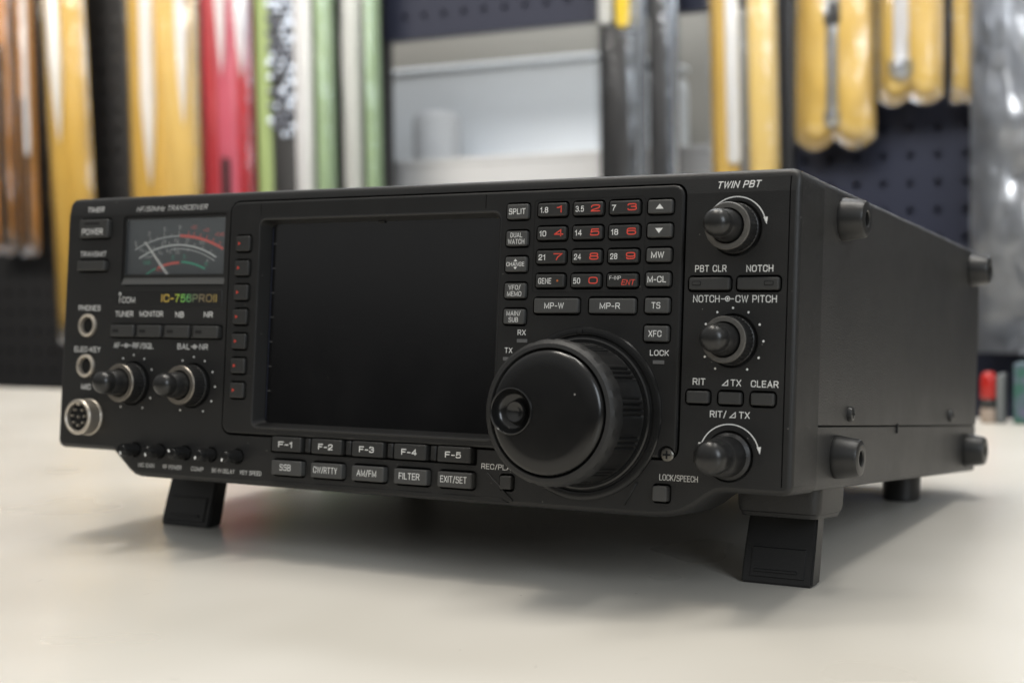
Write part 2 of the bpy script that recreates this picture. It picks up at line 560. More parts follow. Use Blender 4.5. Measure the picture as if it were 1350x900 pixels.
# ---- white laminate table top, its far edge turned 4.4 degrees to the radio
tab_m = mat('white_laminate', (0.70, 0.672, 0.62), 0.30, spec=0.5)
def table_nodes(m):
    n = m.node_tree.nodes; l = m.node_tree.links; b = n['Principled BSDF']
    t = n.new('ShaderNodeTexCoord')
    n1 = n.new('ShaderNodeTexNoise'); n1.inputs['Scale'].default_value = 7; n1.inputs['Detail'].default_value = 2; n1.inputs['Roughness'].default_value = 0.6
    l.new(t.outputs['Object'], n1.inputs['Vector'])
    cr = n.new('ShaderNodeValToRGB')
    cr.color_ramp.interpolation = 'EASE'; cr.color_ramp.elements[0].position = 0.15; cr.color_ramp.elements[0].color = (0.61, 0.58, 0.515, 1)
    cr.color_ramp.elements[1].position = 0.85; cr.color_ramp.elements[1].color = (0.72, 0.69, 0.63, 1)
    l.new(n1.outputs['Fac'], cr.inputs[0])
    # small dark specks
    v = n.new('ShaderNodeTexVoronoi'); v.inputs['Scale'].default_value = 55
    l.new(t.outputs['Object'], v.inputs['Vector'])
    c = n.new('ShaderNodeMath'); c.operation = 'LESS_THAN'; c.inputs[1].default_value = 0.035
    l.new(v.outputs['Distance'], c.inputs[0])
    s = n.new('ShaderNodeSeparateColor'); l.new(v.outputs['Color'], s.inputs[0])
    g = n.new('ShaderNodeMath'); g.operation = 'GREATER_THAN'; g.inputs[1].default_value = 0.80
    l.new(s.outputs[0], g.inputs[0])
    k = n.new('ShaderNodeMath'); k.operation = 'MULTIPLY'; l.new(c.outputs[0], k.inputs[0]); l.new(g.outputs[0], k.inputs[1])
    sm = n.new('ShaderNodeMath'); sm.operation = 'MULTIPLY'; sm.inputs[1].default_value = 0.5; l.new(k.outputs[0], sm.inputs[0])
    mx = n.new('ShaderNodeMix'); mx.data_type = 'RGBA'; l.new(sm.outputs[0], mx.inputs[0]); l.new(cr.outputs[0], mx.inputs[6]); mx.inputs[7].default_value = (0.30, 0.28, 0.26, 1)
    l.new(mx.outputs[2], b.inputs['Base Color'])
    mr = n.new('ShaderNodeMapRange'); mr.inputs[1].default_value = 0.1; mr.inputs[2].default_value = 0.9; mr.inputs[3].default_value = 0.24; mr.inputs[4].default_value = 0.34
    l.new(n1.outputs['Fac'], mr.inputs[0]); l.new(mr.outputs[0], b.inputs['Roughness'])
    nb = n.new('ShaderNodeTexNoise'); nb.inputs['Scale'].default_value = 900
    l.new(t.outputs['Object'], nb.inputs['Vector'])
    bp = n.new('ShaderNodeBump'); bp.inputs['Strength'].default_value = 0.12; bp.inputs['Distance'].default_value = 0.0002
    l.new(nb.outputs['Fac'], bp.inputs['Height']); l.new(bp.outputs[0], b.inputs['Normal'])
table_nodes(tab_m)
tb = bmesh.new()
a44 = math.atan2(73, 956)
E0 = Vector((-654, 548)); dirx = Vector((math.cos(a44), math.sin(a44))); diry = Vector((-math.sin(a44), math.cos(a44)))
def tp(u, v): 
    q = E0 + dirx * u + diry * v
    return (q.x, q.y)
outl = [tp(-500, -1500), tp(1900, -1500), tp(1900, 0), tp(-500, 0)]
lo = [tb.verts.new((x, y, -28)) for x, y in outl]; hi = [tb.verts.new((x, y, 0)) for x, y in outl]
tb.faces.new(lo[::-1]); tb.faces.new(hi)
for i in range(4): tb.faces.new((lo[i], lo[(i + 1) % 4], hi[(i + 1) % 4], hi[i]))
bmesh.ops.bevel(tb, geom=tb.edges[:], offset=2.0, segments=2, affect='EDGES')
t = finish(tb, 'table_top', tab_m)
structure(t)

# hair-fine scratches and crumbs on the laminate: thin slivers lying on it
sb = bmesh.new()
rs = random.Random(21)
for _ in range(90):
    x, y = rs.uniform(-400, 620), rs.uniform(-260, 520)
    a_ = rs.choice((0.3, 2.4, 1.3, 2.0)) + rs.uniform(-.4, .4); L_ = rs.uniform(3, 22); k_ = rs.uniform(-.02, .02); w_ = rs.uniform(.04, .11)
    pr = None
    for i in range(9):
        aa = a_ + k_ * i * L_ / 9
        x += math.cos(aa) * L_ / 9; y += math.sin(aa) * L_ / 9
        ww = w_ * math.sin(PI * (i + .4) / 9)
        c_ = [sb.verts.new((x - math.sin(aa) * q, y + math.cos(aa) * q, 0.03)) for q in (-ww, ww)]
        if pr: sb.faces.new((pr[0], c_[0], c_[1], pr[1]))
        pr = c_
for _ in range(70):
    x, y, r_ = rs.uniform(-300, 600), rs.uniform(-240, 420), rs.uniform(.15, .5)
    sb.faces.new([sb.verts.new((x + r_ * rs.uniform(.6, 1.2) * math.cos(q), y + r_ * rs.uniform(.6, 1.2) * math.sin(q), 0.035)) for q in (0, 1.2, 2.5, 3.8, 5.1)])
o = finish(sb, 'table_scratches', mat('scratch_grey', (0.40, 0.375, 0.345), 0.6), auto=None)
o['kind'] = 'stuff'; o['label'] = 'fine grey scratches and specks on the white table'

# ---- perforated steel display boards on the wall
def pegboard(x0, x1, z0, z1, y, m, hx=43.1, hz=233.7, p=25.4, r=3.6, depth=3.0):
    """steel board with real punched holes; whole cells of pitch p, cropped by plain border strips"""
    b = bmesh.new()
    i0 = math.ceil((x0 + p / 2 - hx) / p); i1 = math.floor((x1 - p / 2 - hx) / p)
    j0 = math.ceil((z0 + p / 2 - hz) / p); j1 = math.floor((z1 - p / 2 - hz) / p)
    for i in range(i0, i1 + 1):
        for j in range(j0, j1 + 1):
            cx, cz = hx + i * p, hz + j * p
            sq = [(cx + p / 2 * u, cz + p / 2 * v) for u, v in ((1, 0), (1, 1), (0, 1), (-1, 1), (-1, 0), (-1, -1), (0, -1), (1, -1))]
            A = [b.verts.new((u, y, v)) for u, v in sq]
            B = [b.verts.new((cx + r * math.cos(PI / 4 * k), y, cz + r * math.sin(PI / 4 * k))) for k in range(8)]
            D = [b.verts.new((v.co.x, y + depth, v.co.z)) for v in B]
            for k in range(8):
                q = (k + 1) % 8
                b.faces.new((A[k], A[q], B[q], B[k])); b.faces.new((B[k], B[q], D[q], D[k]))
    X0, X1 = hx + (i0 - .5) * p, hx + (i1 + .5) * p
    Z0, Z1 = hz + (j0 - .5) * p, hz + (j1 + .5) * p
    def quad(a0, a1, b0, b1, yy=y):
        if a1 - a0 < 1e-3 or b1 - b0 < 1e-3: return
        b.faces.new([b.verts.new(q) for q in ((a0, yy, b0), (a1, yy, b0), (a1, yy, b1), (a0, yy, b1))])
    quad(x0, X0, z0, z1); quad(X1, x1, z0, z1); quad(X0, X1, z0, Z0); quad(X0, X1, Z1, z1)
    # folded rim and a dark back sheet
    for (a0, a1, b0, b1) in ((x0, x1, z0 - 0.01, z0), (x0, x1, z1, z1 + 0.01)):
        b.faces.new([b.verts.new(q) for q in ((a0, y, b0), (a1, y, b0), (a1, y + 18, b0), (a0, y + 18, b0))])
    for a0 in (x0, x1):
        b.faces.new([b.verts.new(q) for q in ((a0, y, z0), (a0, y, z1), (a0, y + 18, z1), (a0, y + 18, z0))])
    quad(x0, x1, z0, z1, y + 18)
    me_b = b
    me = bpy.data.meshes.new('pegboard')
    bmesh.ops.transform(me_b, matrix=Matrix.Scale(S, 4), verts=me_b.verts)
    me_b.to_mesh(me); me_b.free()
    return link('pegboard', me, m, auto=None)
navy = mat('navy_board', (0.010, 0.012, 0.024), 0.5, spec=0.3, bump=0.2, bscale=600)
blackp = mat('black_board', (0.010, 0.010, 0.011), 0.5, bump=0.2, bscale=600)  # left board and upright get a blacker tone than the other boards
top(pegboard(-1450, -443, -260, 620, 920, blackp), 'black perforated display board behind the long yellow and red packages on the left', 'pegboard')
top(pegboard(12, 620, -260, 620, 920, navy), 'navy perforated display board with bare rows of holes above the radio', 'pegboard')
top(pegboard(-442, 11, 362, 620, 921, navy), 'narrow dark perforated board bridging the pale open bay', 'pegboard')
# black upright between bay and right-hand board
top(finish(box(8, 36, 905, 919.5, -260, 620, 2), 'board_upright', blackp), 'slim black upright at the edge of the navy board beside a yellow package', 'upright')

# ---- the pale bay behind the opening
wall_m = mat('grey_painted_wall', (0.24, 0.235, 0.215), 0.8, var=0.05, vscale=3)
structure(finish(box(-1500, 900, 1420, 1440, -700, 900), 'back_wall', wall_m))
white_card = mat('white_carton_board', (0.36, 0.36, 0.36), 0.6, var=0.03, vscale=8)
r_ = bpy.data.objects.new('long_white_carton', None); COL.objects.link(r_); r_.location = (-0.25, 1.05, 0.0)
OFF[r_.name] = Vector((-0.25, 1.05, 0.0))
top(r_, 'long white carton lying in the open bay behind the radio', 'carton')
part(box(-505, 60, 985, 1120, 100, 231, 2), 'carton_body', white_card, r_)
part(box(-506.5, 61, 983.5, 1121, 226, 233.5, 1), 'carton_lid', white_card, r_)
frost = mat('frosted_plastic', (0.70, 0.75, 0.80), 0.35, var=0.04, vscale=6)
r_ = bpy.data.objects.new('frosted_storage_bin', None); COL.objects.link(r_); r_.location = (-0.45, 1.26, 0.1)
OFF[r_.name] = Vector((-0.45, 1.26, 0.1))
top(r_, 'pale blue frosted storage bin standing behind the long white carton', 'bin')
part(stack(rr(-432, 240, 345, 240, 26), [(1160, 6), (1166, 0), (1360, 0)]), 'bin_body', frost, r_)
part(stack(rr(-432, 361, 346, 8, 3), [(1158, 2), (1161, 0), (1361, 0)]), 'bin_rim', frost, r_)
top(finish(lathe(-478, 1085, [(28, 233.6), (29, 236), (29, 286), (25, 295), (13, 298), (13, 250), (0, 250)], 28, axis='z'), 'paper_roll', mat('grey_roll', (0.36, 0.37, 0.38), 0.7)), 'grey paper roll standing on the left end of the long white carton', 'roll')
# shelf that carries the bay's goods
structure(finish(box(-600, 300, 960, 1419, 80, 99.5, 1), 'bay_shelf', mat('shelf_board', (0.45, 0.44, 0.42), 0.6)))
structure(finish(box(-3000, 3000, -3000, 1400, -770, -760), 'floor', mat('shop_floor', (0.25, 0.24, 0.22), 0.5, var=0.15, vscale=5)))

# ------------------------------------------------------------------ hanging packages
def pillow(x0, x1, z0, z1, y, bulge, crinkle=0.6, lobes=0, lean=0.0, taper=0.0, nu=14, nv=26, seed=0.0, vf=5.0, back=True):
    """a soft flat bag / folded card: bulging front, waved surface, lobed bottom edge"""
    b = bmesh.new()
    def grid(sign):
        G = []
        for j in range(nv + 1):
            v = j / nv
            row = []
            for i in range(nu + 1):
                u = i / nu * 2 - 1
                xx = (x0 + x1) / 2 + (x1 - x0) / 2 * u * (1 - taper * v) + lean * (1 - v)
                zb = z0 - (lobes * abs(math.sin(u * PI))if lobes else 0)
                zz = zb + (z1 - zb) * v
                e = max(0, 1 - u ** 4)
                n_ = noise.noise(Vector((u * 2.4 + seed, v * vf, seed * 1.7))) + 0.45 * noise.noise(Vector((u * 7 + seed, v * vf * 2.2, seed)))
                ev = min(1, v * 14, (1 - v) * 14 + 0.15)
                yy = y - sign * (bulge * e * ev + 0.2) + (crinkle * n_ * e if sign > 0 else 0)
                row.append(b.verts.new((xx, yy, zz)))
            G.append(row)
        return G
    for sg in ((1, -1) if back else (1,)):
        G = grid(sg if sg > 0 else -0.25)
        for j in range(nv):
            for i in range(nu):
                b.faces.new((G[j][i], G[j][i + 1], G[j + 1][i + 1], G[j + 1][i]))
    bmesh.ops.remove_doubles(b, verts=b.verts, dist=0.45)
    return b

YEL = mat('yellow_card', (0.58, 0.38, 0.085), 0.38, var=0.10, vscale=14, coat=0.35)
YEL2 = mat('pale_yellow_card', (0.62, 0.44, 0.14), 0.38, var=0.10, vscale=14, coat=0.35)
AMB = mat('amber_card', (0.50, 0.22, 0.04), 0.40, var=0.25, vscale=18, coat=0.35)
RED = mat('red_card', (0.40, 0.025, 0.035), 0.40, var=0.10, vscale=14, coat=0.35)
PINK = mat('pink_card', (0.50, 0.10, 0.15), 0.40, var=0.12, vscale=14, coat=0.35)
GRN = mat('green_card', (0.20, 0.26, 0.10), 0.42, var=0.10, vscale=14, coat=0.3)
LGRN = mat('leaf_green_card', (0.27, 0.37, 0.21), 0.42, var=0.10, vscale=14, coat=0.3)
WHT = mat('white_tube_and_glare', (0.70, 0.70, 0.72), 0.35, var=0.03, coat=0.3)  # white of the tubes and header strips, and of painted glare strips
LGR = mat('light_grey_tube', (0.55, 0.56, 0.55), 0.35, coat=0.3)
BLK = mat('black_insert', (0.016, 0.016, 0.017), 0.45, bump=0.1)
SIL = mat('silver_shaft', (0.62, 0.66, 0.72), 0.22, metal=0.9)
CHR = mat('bright_shaft_and_glare', (0.85, 0.87, 0.9), 0.3, metal=0.3)  # pale tool shafts, and glare on the long yellow package

def package(label, x0, x1, z0, z1, y=882, cards=(), rods=(), sleeve='sleeve', lean=0.0, group='packages hanging on the display boards', sl_margin=2, bulge=9, lobes=0, seed=1.0, crinkle=2.2, taper=0.0):
    r = bpy.data.objects.new('hanging_package', None)
    COL.objects.link(r)
    c = Vector((((x0 + x1) / 2) * S, y * S, z1 * S))
    r.location = c
    OFF[r.name] = c
    top(r, label, 'package', group)
    for k, (a0, a1, m, dz) in enumerate(cards):
        part(pillow(a0, a1, z0 + dz, z1, y + 4 + 0.7 * k, bulge * 0.55, 1.0, lobes=lobes, lean=lean, seed=seed + k, taper=taper), 'card', m, r, auto=None if False else 60)
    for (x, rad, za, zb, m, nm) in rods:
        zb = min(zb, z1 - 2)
        tail = nm in ('white_tube_and_glare', 'pale_tool_and_glare') and zb - za > 120 and z0 < 100 and x < -600  # tapered rods give the plastic's white glare a solid shape
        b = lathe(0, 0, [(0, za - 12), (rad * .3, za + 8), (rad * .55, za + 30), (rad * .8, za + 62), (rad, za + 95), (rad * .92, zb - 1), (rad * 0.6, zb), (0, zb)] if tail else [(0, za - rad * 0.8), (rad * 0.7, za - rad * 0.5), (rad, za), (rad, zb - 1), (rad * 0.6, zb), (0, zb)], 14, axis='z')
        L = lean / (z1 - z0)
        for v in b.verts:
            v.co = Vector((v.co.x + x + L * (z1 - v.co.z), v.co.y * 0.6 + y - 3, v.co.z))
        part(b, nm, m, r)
    if sleeve:
        part(pillow(x0 - sl_margin, x1 + sl_margin, z0 - 1.5, z1 + 8, y, bulge + 4, crinkle, lobes=lobes, lean=lean, seed=seed + 9, nu=22, nv=34, taper=taper), 'plastic_sleeve', M[sleeve], r, auto=60)
    # header strip and the peg it hangs from
    part(box(x0, x1, y + 2, y + 5, z1 + 6, z1 + 34, 1), 'header_strip', WHT, r)
    part(lathe((x0 + x1) / 2, z1 + 22, [(2.2, y - 10), (2.2, 921)], 10), 'peg', SIL, r)
    return r

package('amber package with brown slots hanging at the far left above the table', -1045, -990, 136, 505, cards=((-1045, -1000, AMB, 0), (-1022, -990, AMB, 6)), rods=((-1008, 6, 150, 400, BLK, 'dark_rod'),), seed=1.3, lobes=4)
package('narrow amber package with a thin silver tool next to the long yellow one', -984, -952, 134, 505, cards=((-984, -952, AMB, 0),), rods=((-966, 5, 150, 330, BLK, 'dark_rod'), (-962, 4.5, 260, 490, CHR, 'pale_tool_and_glare')), seed=2.3, lobes=4)
package('longest yellow package, reaching down behind the radio left corner', -938, -864, 22, 505, cards=((-938, -864, YEL, 0),), rods=((-912, 11, 280, 500, CHR, 'pale_tool_and_glare'),), lean=14, seed=3.1, lobes=4)  # wide pale rod added as the glare on this sleeve
package('yellow package with two white glare strips shaped as rods beside the black gap', -793, -684, 40, 500, cards=((-793, -735, YEL, 0), (-738, -684, YEL2, 0)), rods=((-756, 11, 220, 480, WHT, 'white_tube_and_glare'), (-702, 9, 290, 480, WHT, 'white_tube_and_glare')), lean=0, seed=4.6)
package('red and pink package with white glare at its top', -678, -602, 40, 495, cards=((-678, -652, RED, 0), (-656, -624, PINK, 0), (-628, -602, RED, 0)), rods=((-642, 9, 345, 480, WHT, 'white_tube_and_glare'), (-613, 11, 340, 480, WHT, 'white_tube_and_glare'), (-640, 5, 120, 240, BLK, 'dark_rod')), seed=5.2)  # both white rods are glare put into solid shape

bub = package('black bubble wrapped package with an olive green edge', -596, -540, 40, 490, cards=((-596, -574, GRN, 0), (-576, -540, BLK, 0)), sleeve=None, seed=6.7)
BUBM = mat('clear_bubble', (0.05, 0.06, 0.09), 0.06, spec=1.0, coat=1.0)
bmb = lathe(0, 0, [(4.2, 0), (4.0, -1.6), (2.9, -3.0), (1.4, -3.7), (0, -3.9)], 12, capa=False)
bmesh.ops.recalc_face_normals(bmb, faces=bmb.faces)
bmesh.ops.transform(bmb, matrix=Matrix.Scale(S, 4), verts=bmb.verts)
bme = bpy.data.meshes.new('bubble'); bmb.to_mesh(bme); bmb.free()
bme.materials.append(BUBM)
bme.polygons.foreach_set('use_smooth', [True] * len(bme.polygons))
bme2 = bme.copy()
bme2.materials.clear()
bme2.materials.append(mat('bubble_glint', (0.55, 0.62, 0.74), 0.15, spec=0.8, coat=0.6))  # pale colour paints sparkle onto some of the bubbles
for j in range(22):
    for i in range(4):
        if random.random() < (0.5 - 0.08 * j if j < 5 else 0.1): continue
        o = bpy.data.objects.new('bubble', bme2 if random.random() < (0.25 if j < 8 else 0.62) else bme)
        COL.objects.link(o); o.parent = bub
        o.location = Vector(((-571.5 + i * 9.2 + (4.6 if j % 2 else 0)) * S, 0.8795, (262 + j * 8.2) * S)) - OFF[bub.name]
        o.rotation_euler = (random.uniform(-.35, .35), 0, random.uniform(-.5, .5)); o.scale = (random.uniform(.75, 1.1),) * 3

package('white and green package with a broad white tube', -534, -486, 40, 490, cards=((-512, -486, LGRN, 0),), rods=((-523, 12, 60, 480, WHT, 'white_tube_and_glare'),), seed=7.4)
package('pale grey and green package at the edge of the open bay', -470, -424, 40, 488, cards=((-445, -424, LGRN, 0),), rods=((-458, 12, 60, 480, LGR, 'grey_tube'),), seed=8.8)
package('black package with a grey and a yellow tool end at its top', -160, -112, 40, 470, cards=((-158, -116, BLK, 0),), rods=((-148, 8, 354, 460, LGR, 'grey_tool_end'), (-129, 8, 350, 460, mat('bright_yellow_handle', (0.75, 0.52, 0.02), 0.3), 'yellow_handle')), seed=9.9)
package('dark package between two silver shafts in front of the bay', -112, -72, 40, 470, cards=((-104, -80, BLK, 0),), rods=((-110, 6.5, 60, 460, SIL, 'silver_shaft'), (-76, 5, 60, 460, SIL, 'silver_shaft')), seed=10.5)
package('slim yellow package in two halves, hanging beside the black upright', -42, 26, 60, 480, cards=((-42, -14, YEL, 0), (-4, 26, YEL2, 0)), rods=((-17, 7, 210, 470, CHR, 'pale_tool_and_glare'),), lean=6, seed=11.2)
package('yellow package with a silver tool, hanging lowest on the navy board', 46, 122, 226, 470, cards=((46, 122, YEL, 0),), taper=0.08, rods=((83, 8, 240, 250, SIL, 'tool_tip'), (83, 6, 250, 330, SIL, 'silver_shaft'), (83, 7.5, 331, 352, BLK, 'dark_collar'), (83, 7, 353, 460, CHR, 'pale_tool_and_glare')), lobes=11, seed=12.4, crinkle=3)
package('shorter yellow package with a bright white tool ending in a round knob', 128, 186, 258, 470, y=870, cards=((128, 186, YEL, 0),), rods=((150, 7, 290, 460, WHT, 'white_tube_and_glare'), (150, 11, 280, 291, SIL, 'round_knob')), lobes=7, seed=13.6, crinkle=3)
package('narrow yellow package squeezed beside the cloudy grey bag', 190, 209, 254, 470, y=884, cards=((190, 209, YEL, 0),), lobes=3, seed=14.1, bulge=6)

# cloudy crumpled bag on the far right
r = bpy.data.objects.new('cloudy_plastic_bag', None); COL.objects.link(r)
c = Vector((0.30, 0.86, 0.48)); r.location = c; OFF[r.name] = c
top(r, 'large cloudy grey plastic bag hanging at the right edge', 'bag')
part(pillow(226, 385, 48, 470, 872, 5, 3, seed=3.3), 'grey_insert', mat('grey_insert', (0.36, 0.36, 0.35), 0.6, var=0.45, vscale=22, bump=0.5, bscale=60), r)
part(pillow(212, 395, 30, 480, 862, 20, 9, seed=21.0, nu=40, nv=60, vf=9), 'plastic_sleeve', M['thick_sleeve'], r, auto=60)
part(lathe(300, 476, [(2.2, 850), (2.2, 921)], 10), 'peg', SIL, r)

# small things standing on the far edge of the table
r = bpy.data.objects.new('small_bottle', None); COL.objects.link(r)
c = Vector((0.284, 0.588, 0)); r.location = c; OFF[r.name] = c
top(r, 'tiny bottle with a red cap on the far right edge of the table', 'bottle')
part(lathe(284, 588, [(0, 0.1), (5.2, 0.1), (5.6, 1), (5.6, 9), (5, 12)], 20, axis='z'), 'bottle_body', mat('beige_label', (0.38, 0.30, 0.24), 0.5), r)
part(lathe(284, 588, [(5.2, 10), (5.8, 12.1), (5.8, 16), (5, 17)], 20, axis='z'), 'collar', M['gloss'], r)
part(lathe(284, 588, [(5.3, 17.2), (5.7, 18), (5.6, 31), (4.6, 34), (3, 35.5), (0, 36)], 20, axis='z'), 'cap', mat('red_cap', (0.42, 0.015, 0.01), 0.3), r)
top(finish(box(290, 294.5, 584, 600, 0.2, 34, 0.6), 'grey_booklet', mat('grey_booklet', (0.16, 0.17, 0.17), 0.6)), 'thin grey booklet standing beside the red capped bottle', 'booklet')
pm = mat('printed_carton', (0.2, 0.35, 0.3), 0.5)
n = pm.node_tree.nodes; l = pm.node_tree.links
t_ = n.new('ShaderNodeTexCoord'); nz = n.new('ShaderNodeTexNoise'); nz.inputs['Scale'].default_value = 90
cr = n.new('ShaderNodeValToRGB'); cr.color_ramp.elements[0].position = 0.4; cr.color_ramp.elements[0].color = (0.04, 0.13, 0.10, 1); cr.color_ramp.elements[1].position = 0.6; cr.color_ramp.elements[1].color = (0.13, 0.13, 0.20, 1)
l.new(t_.outputs['Object'], nz.inputs['Vector']); l.new(nz.outputs['Fac'], cr.inputs[0]); l.new(cr.outputs[0], n['Principled BSDF'].inputs['Base Color'])
top(finish(box(301, 338, 586, 604, 0.2, 42, 0.8), 'small_carton', pm), 'little green and lavender printed carton at the far right of the table', 'carton')

# ================================================================== THE RADIO
radio = bpy.data.objects.new('radio_transceiver', None)
COL.objects.link(radio)
radio.location = (0, 0, 0.040)
radio.rotation_euler = (math.radians(-6.1), 0, 0)
top(radio, 'black desktop radio transceiver tilted up on its front feet on the white table', 'radio')
OFF[radio.name] = Vector((0, 0, 0))

# ---- front bezel body
def arc(cx, cz, r, a0, a1, n):
    return [(cx + r * math.cos(math.radians(a0 + (a1 - a0) * i / n)), cz + r * math.sin(math.radians(a0 + (a1 - a0) * i / n))) for i in range(n + 1)]
OUT = []
OUT += arc(336, 107, 4, 0, 90, 4)
OUT += arc(4, 107, 4, 90, 180, 4)
OUT += arc(3.5, 3.5, 3.5, 180, 270, 4)
OUT += [(33.0, 0.0), (34.6, -0.9), (43.5, -8.2), (46.5, -9.8), (49.5, -10.3), (170, -10.4), (288, -10.3), (295, -9.8), (301, -8.2), (306, -5.4), (310, -2.2), (313, -0.5), (316, 0.0)]
OUT += arc(336.5, 3.5, 3.5, 270, 360, 4)
b = stack(OUT, [(0, 1.9), (0.2, 1.05), (0.75, 0.4), (1.9, 0), (26, 0)])
# upper zone of the face leans back a little
bmesh.ops.bisect_plane(b, geom=b.verts[:] + b.edges[:] + b.faces[:], plane_co=(0, 0, 103.2), plane_no=(0, 0, 1))
for v in b.verts:
    if v.co.z > 103.3 and v.co.y < 3:
        v.co.y += (v.co.z - 103.2) * 0.16
front = part(b, 'front_panel', M['panel'], radio)
SL = 0.16
def ytop(z): return max(0, z - 103.2) * SL - 0.05

KEYS = []     # (kind, x, z, w, h, label text, material, ...)
cutb = bmesh.new()
def well(x, z, w, h, r=0.9, d=3.2, g=0.85, y0=-3):
    stack(rr(x, z, w + 2 * g, h + 2 * g, r + g), [(y0, 0), (d, 0)], bm=cutb)

# groove round the centre module
stack(rr(196.3, 58.4, 205.2, 97.4, 4.6), [(-3, 0), (7.0, 0)], bm=cutb)
# meter pocket
stack(rr(62.8, 87.0, 58.0, 30.4, 1.5), [(-3, 0), (4.2, 0)], bm=cutb)
# power / transmit wells, tuner row trough, function key trough, small wells
well(17.8, 97.0, 17.0, 8.0); well(17.1, 80.6, 16.6, 4.3)
stack(rr(60.6, 52.1, 63.2, 6.4, 1.2), [(-3, 0), (2.2, 0)], bm=cutb)
stack(rr(168.8, 7.35, 97.5, 7.4, 0.8), [(-3, 0), (2.6, 0)], bm=cutb)
for i, x in enumerate((129.9, 149.7, 169.5, 189.4, 209.2)): well(x, -2.1, 15.0, 5.8)
well(230.7, -1.8, 4.9, 4.9, 0.6); well(292.9, -1.8, 5.4, 5.3, 0.6)
well(308.4, 71.6, 14.9, 4.3); well(326.1, 71.6, 14.9, 4.3)
for x in (305.4, 317.2, 328.9): well(x, 32.3, 8.2, 4.2)
# recesses under the rotary knobs and jacks
for x, z, r in ((43.2, 29.5, 9.6), (77.1, 29.5, 9.6), (317.2, 90.6, 9.6), (317.2, 52.0, 9.4), (317.2, 12.4, 8.9)):
    stack(disc(x, z, r, 36), [(-3, 0), (1.6, 0)], bm=cutb)
for z in (54.3, 36.4): stack(disc(15.4, z, 4.4, 28), [(-3, 0), (9, 0)], bm=cutb)
for x in (46.6, 60.6, 74.8, 88.9, 103.0): stack(disc(x, 1.1, 3.3, 20), [(-3, 0), (1.2, 0)], bm=cutb)
# vertical groove at the right-hand edge of the face
stack([(336.05, 3), (336.5, 3), (336.5, 108.2), (336.05, 108.2)], [(-3, 0), (1.2, 0)], bm=cutb)
cut(front, cutb)

# ---- centre module plate (display and key area)
b = stack(rr(196.3, 58.4, 203.6, 95.8, 4.0), [(-0.9, 0.9), (-0.75, 0.35), (-0.2, 0), (2.3, 0)])
plate = part(b, 'display_module', M['plate'], radio)
cutb = bmesh.new()
PY = -0.9
stack(rr(167.3, 56.2, 115.6, 86.6, 3.5), [(-3, 0), (5, 0)], bm=cutb)
numx = (246.5, 261.1, 275.6); numz = (98.9, 90.2, 81.5, 72.8)
def pw(x, z, w, h): well(x, z, w, h, d=2.0, g=0.8)
for z in (98.6, 88.6, 79.0, 69.2, 59.6): pw(232.0, z, 8.9, 5.5)
for x in numx:
    for z in numz: pw(x, z, 11.8, 4.8)
for z, h in ((98.8, 4.8), (90.3, 4.8), (81.7, 4.8), (73.1, 4.8), (63.9, 5.3), (54.0, 5.5)): pw(289.4, z, 9.3, h)
pw(249.4, 63.6, 18.2, 5.4); pw(271.9, 63.8, 18.3, 5.4)
for i in range(7): pw(102.3, 88.9 - i * 10.1, 7.2, 6.2)
stack([(217.6, 100.2), (217.9, 100.2), (217.9, 105.6), (217.6, 105.6)], [(-3, 0), (-0.4, 0)], bm=cutb)
stack([(110.4, 100.2), (110.65, 100.2), (110.65, 105.6), (110.4, 105.6)], [(-3, 0), (-0.4, 0)], bm=cutb)
stack(disc(294.4, 11.8, 3.2, 20), [(-3, 0), (1.2, 0)], bm=cutb)
cut(plate, cutb)
# thin engraved frame round the number keys
def frame_line(x0, x1, z0, z1, t, y, parent, m, name='engraved_frame', r=1.6, d=0.12):
    b = bmesh.new()
    A = rr((x0 + x1) / 2, (z0 + z1) / 2, x1 - x0, z1 - z0, r, 5); B = inset(A, t); n_ = len(A)
    yy = [y, y - d]
    V = [[b.verts.new((p[0], q, p[1])) for p in P_] for P_ in (A, B) for q in yy]
    for i in range(n_):
        j = (i + 1) % n_
        b.faces.new((V[1][i], V[1][j], V[3][j], V[3][i])); b.faces.new((V[0][i], V[0][j], V[1][j], V[1][i])); b.faces.new((V[2][i], V[2][j], V[3][j], V[3][i]))
    return part(b, name, m, parent)
frame_line(238.6, 283.6, 68.6, 103.0, 0.32, PY, plate, M['well'])

# ---- display: sloping surround, glass, printed ticks
b = bmesh.new()
A = rr(167.3, 56.2, 115.6, 86.6, 3.5, 5); B = rr(167.2, 56.4, 109.6, 82.0, 2.0, 5)
rings = []
for P_, y in ((A, -0.95), (inset(A, 0.5), -1.1), (inset(A, 1.0), -0.8), (B, 4.2), (inset(B, 0.2), 4.9)):
    rings.append([b.verts.new((x, y, z)) for x, z in P_])
for a_, b_ in zip(rings, rings[1:]):
    for i in range(len(a_)):
        j = (i + 1) % len(a_)
        b.faces.new((a_[i], a_[j], b_[j], b_[i]))
screen_frame = part(b, 'screen_surround', M['plate'], radio)
glass = part(stack(rr(167.2, 56.4, 110.4, 82.6, 1.5), [(4.5, 0.2), (4.6, 0), (6.2, 0)]), 'screen_glass', M['glass'], radio)
for i in range(7):
    z = 89.2 - i * 10.1
    part(box(113.4, 115.0, 4.42, 4.47, z - 0.12, z + 0.12), 'screen_tick', M['indicator'], glass)
part(stack([(113.0, 17), (113.25, 17), (113.25, 95.8), (113.0, 95.8)], [(4.42, 0), (4.47, 0)]), 'screen_edge_line', mat('blue_grey_line', (0.03, 0.035, 0.06), 0.3), glass)
part(box(165.5, 169.0, 3.6, 4.6, 96.6, 97.6, 0.3), 'screen_catch', M['plate'], screen_frame)

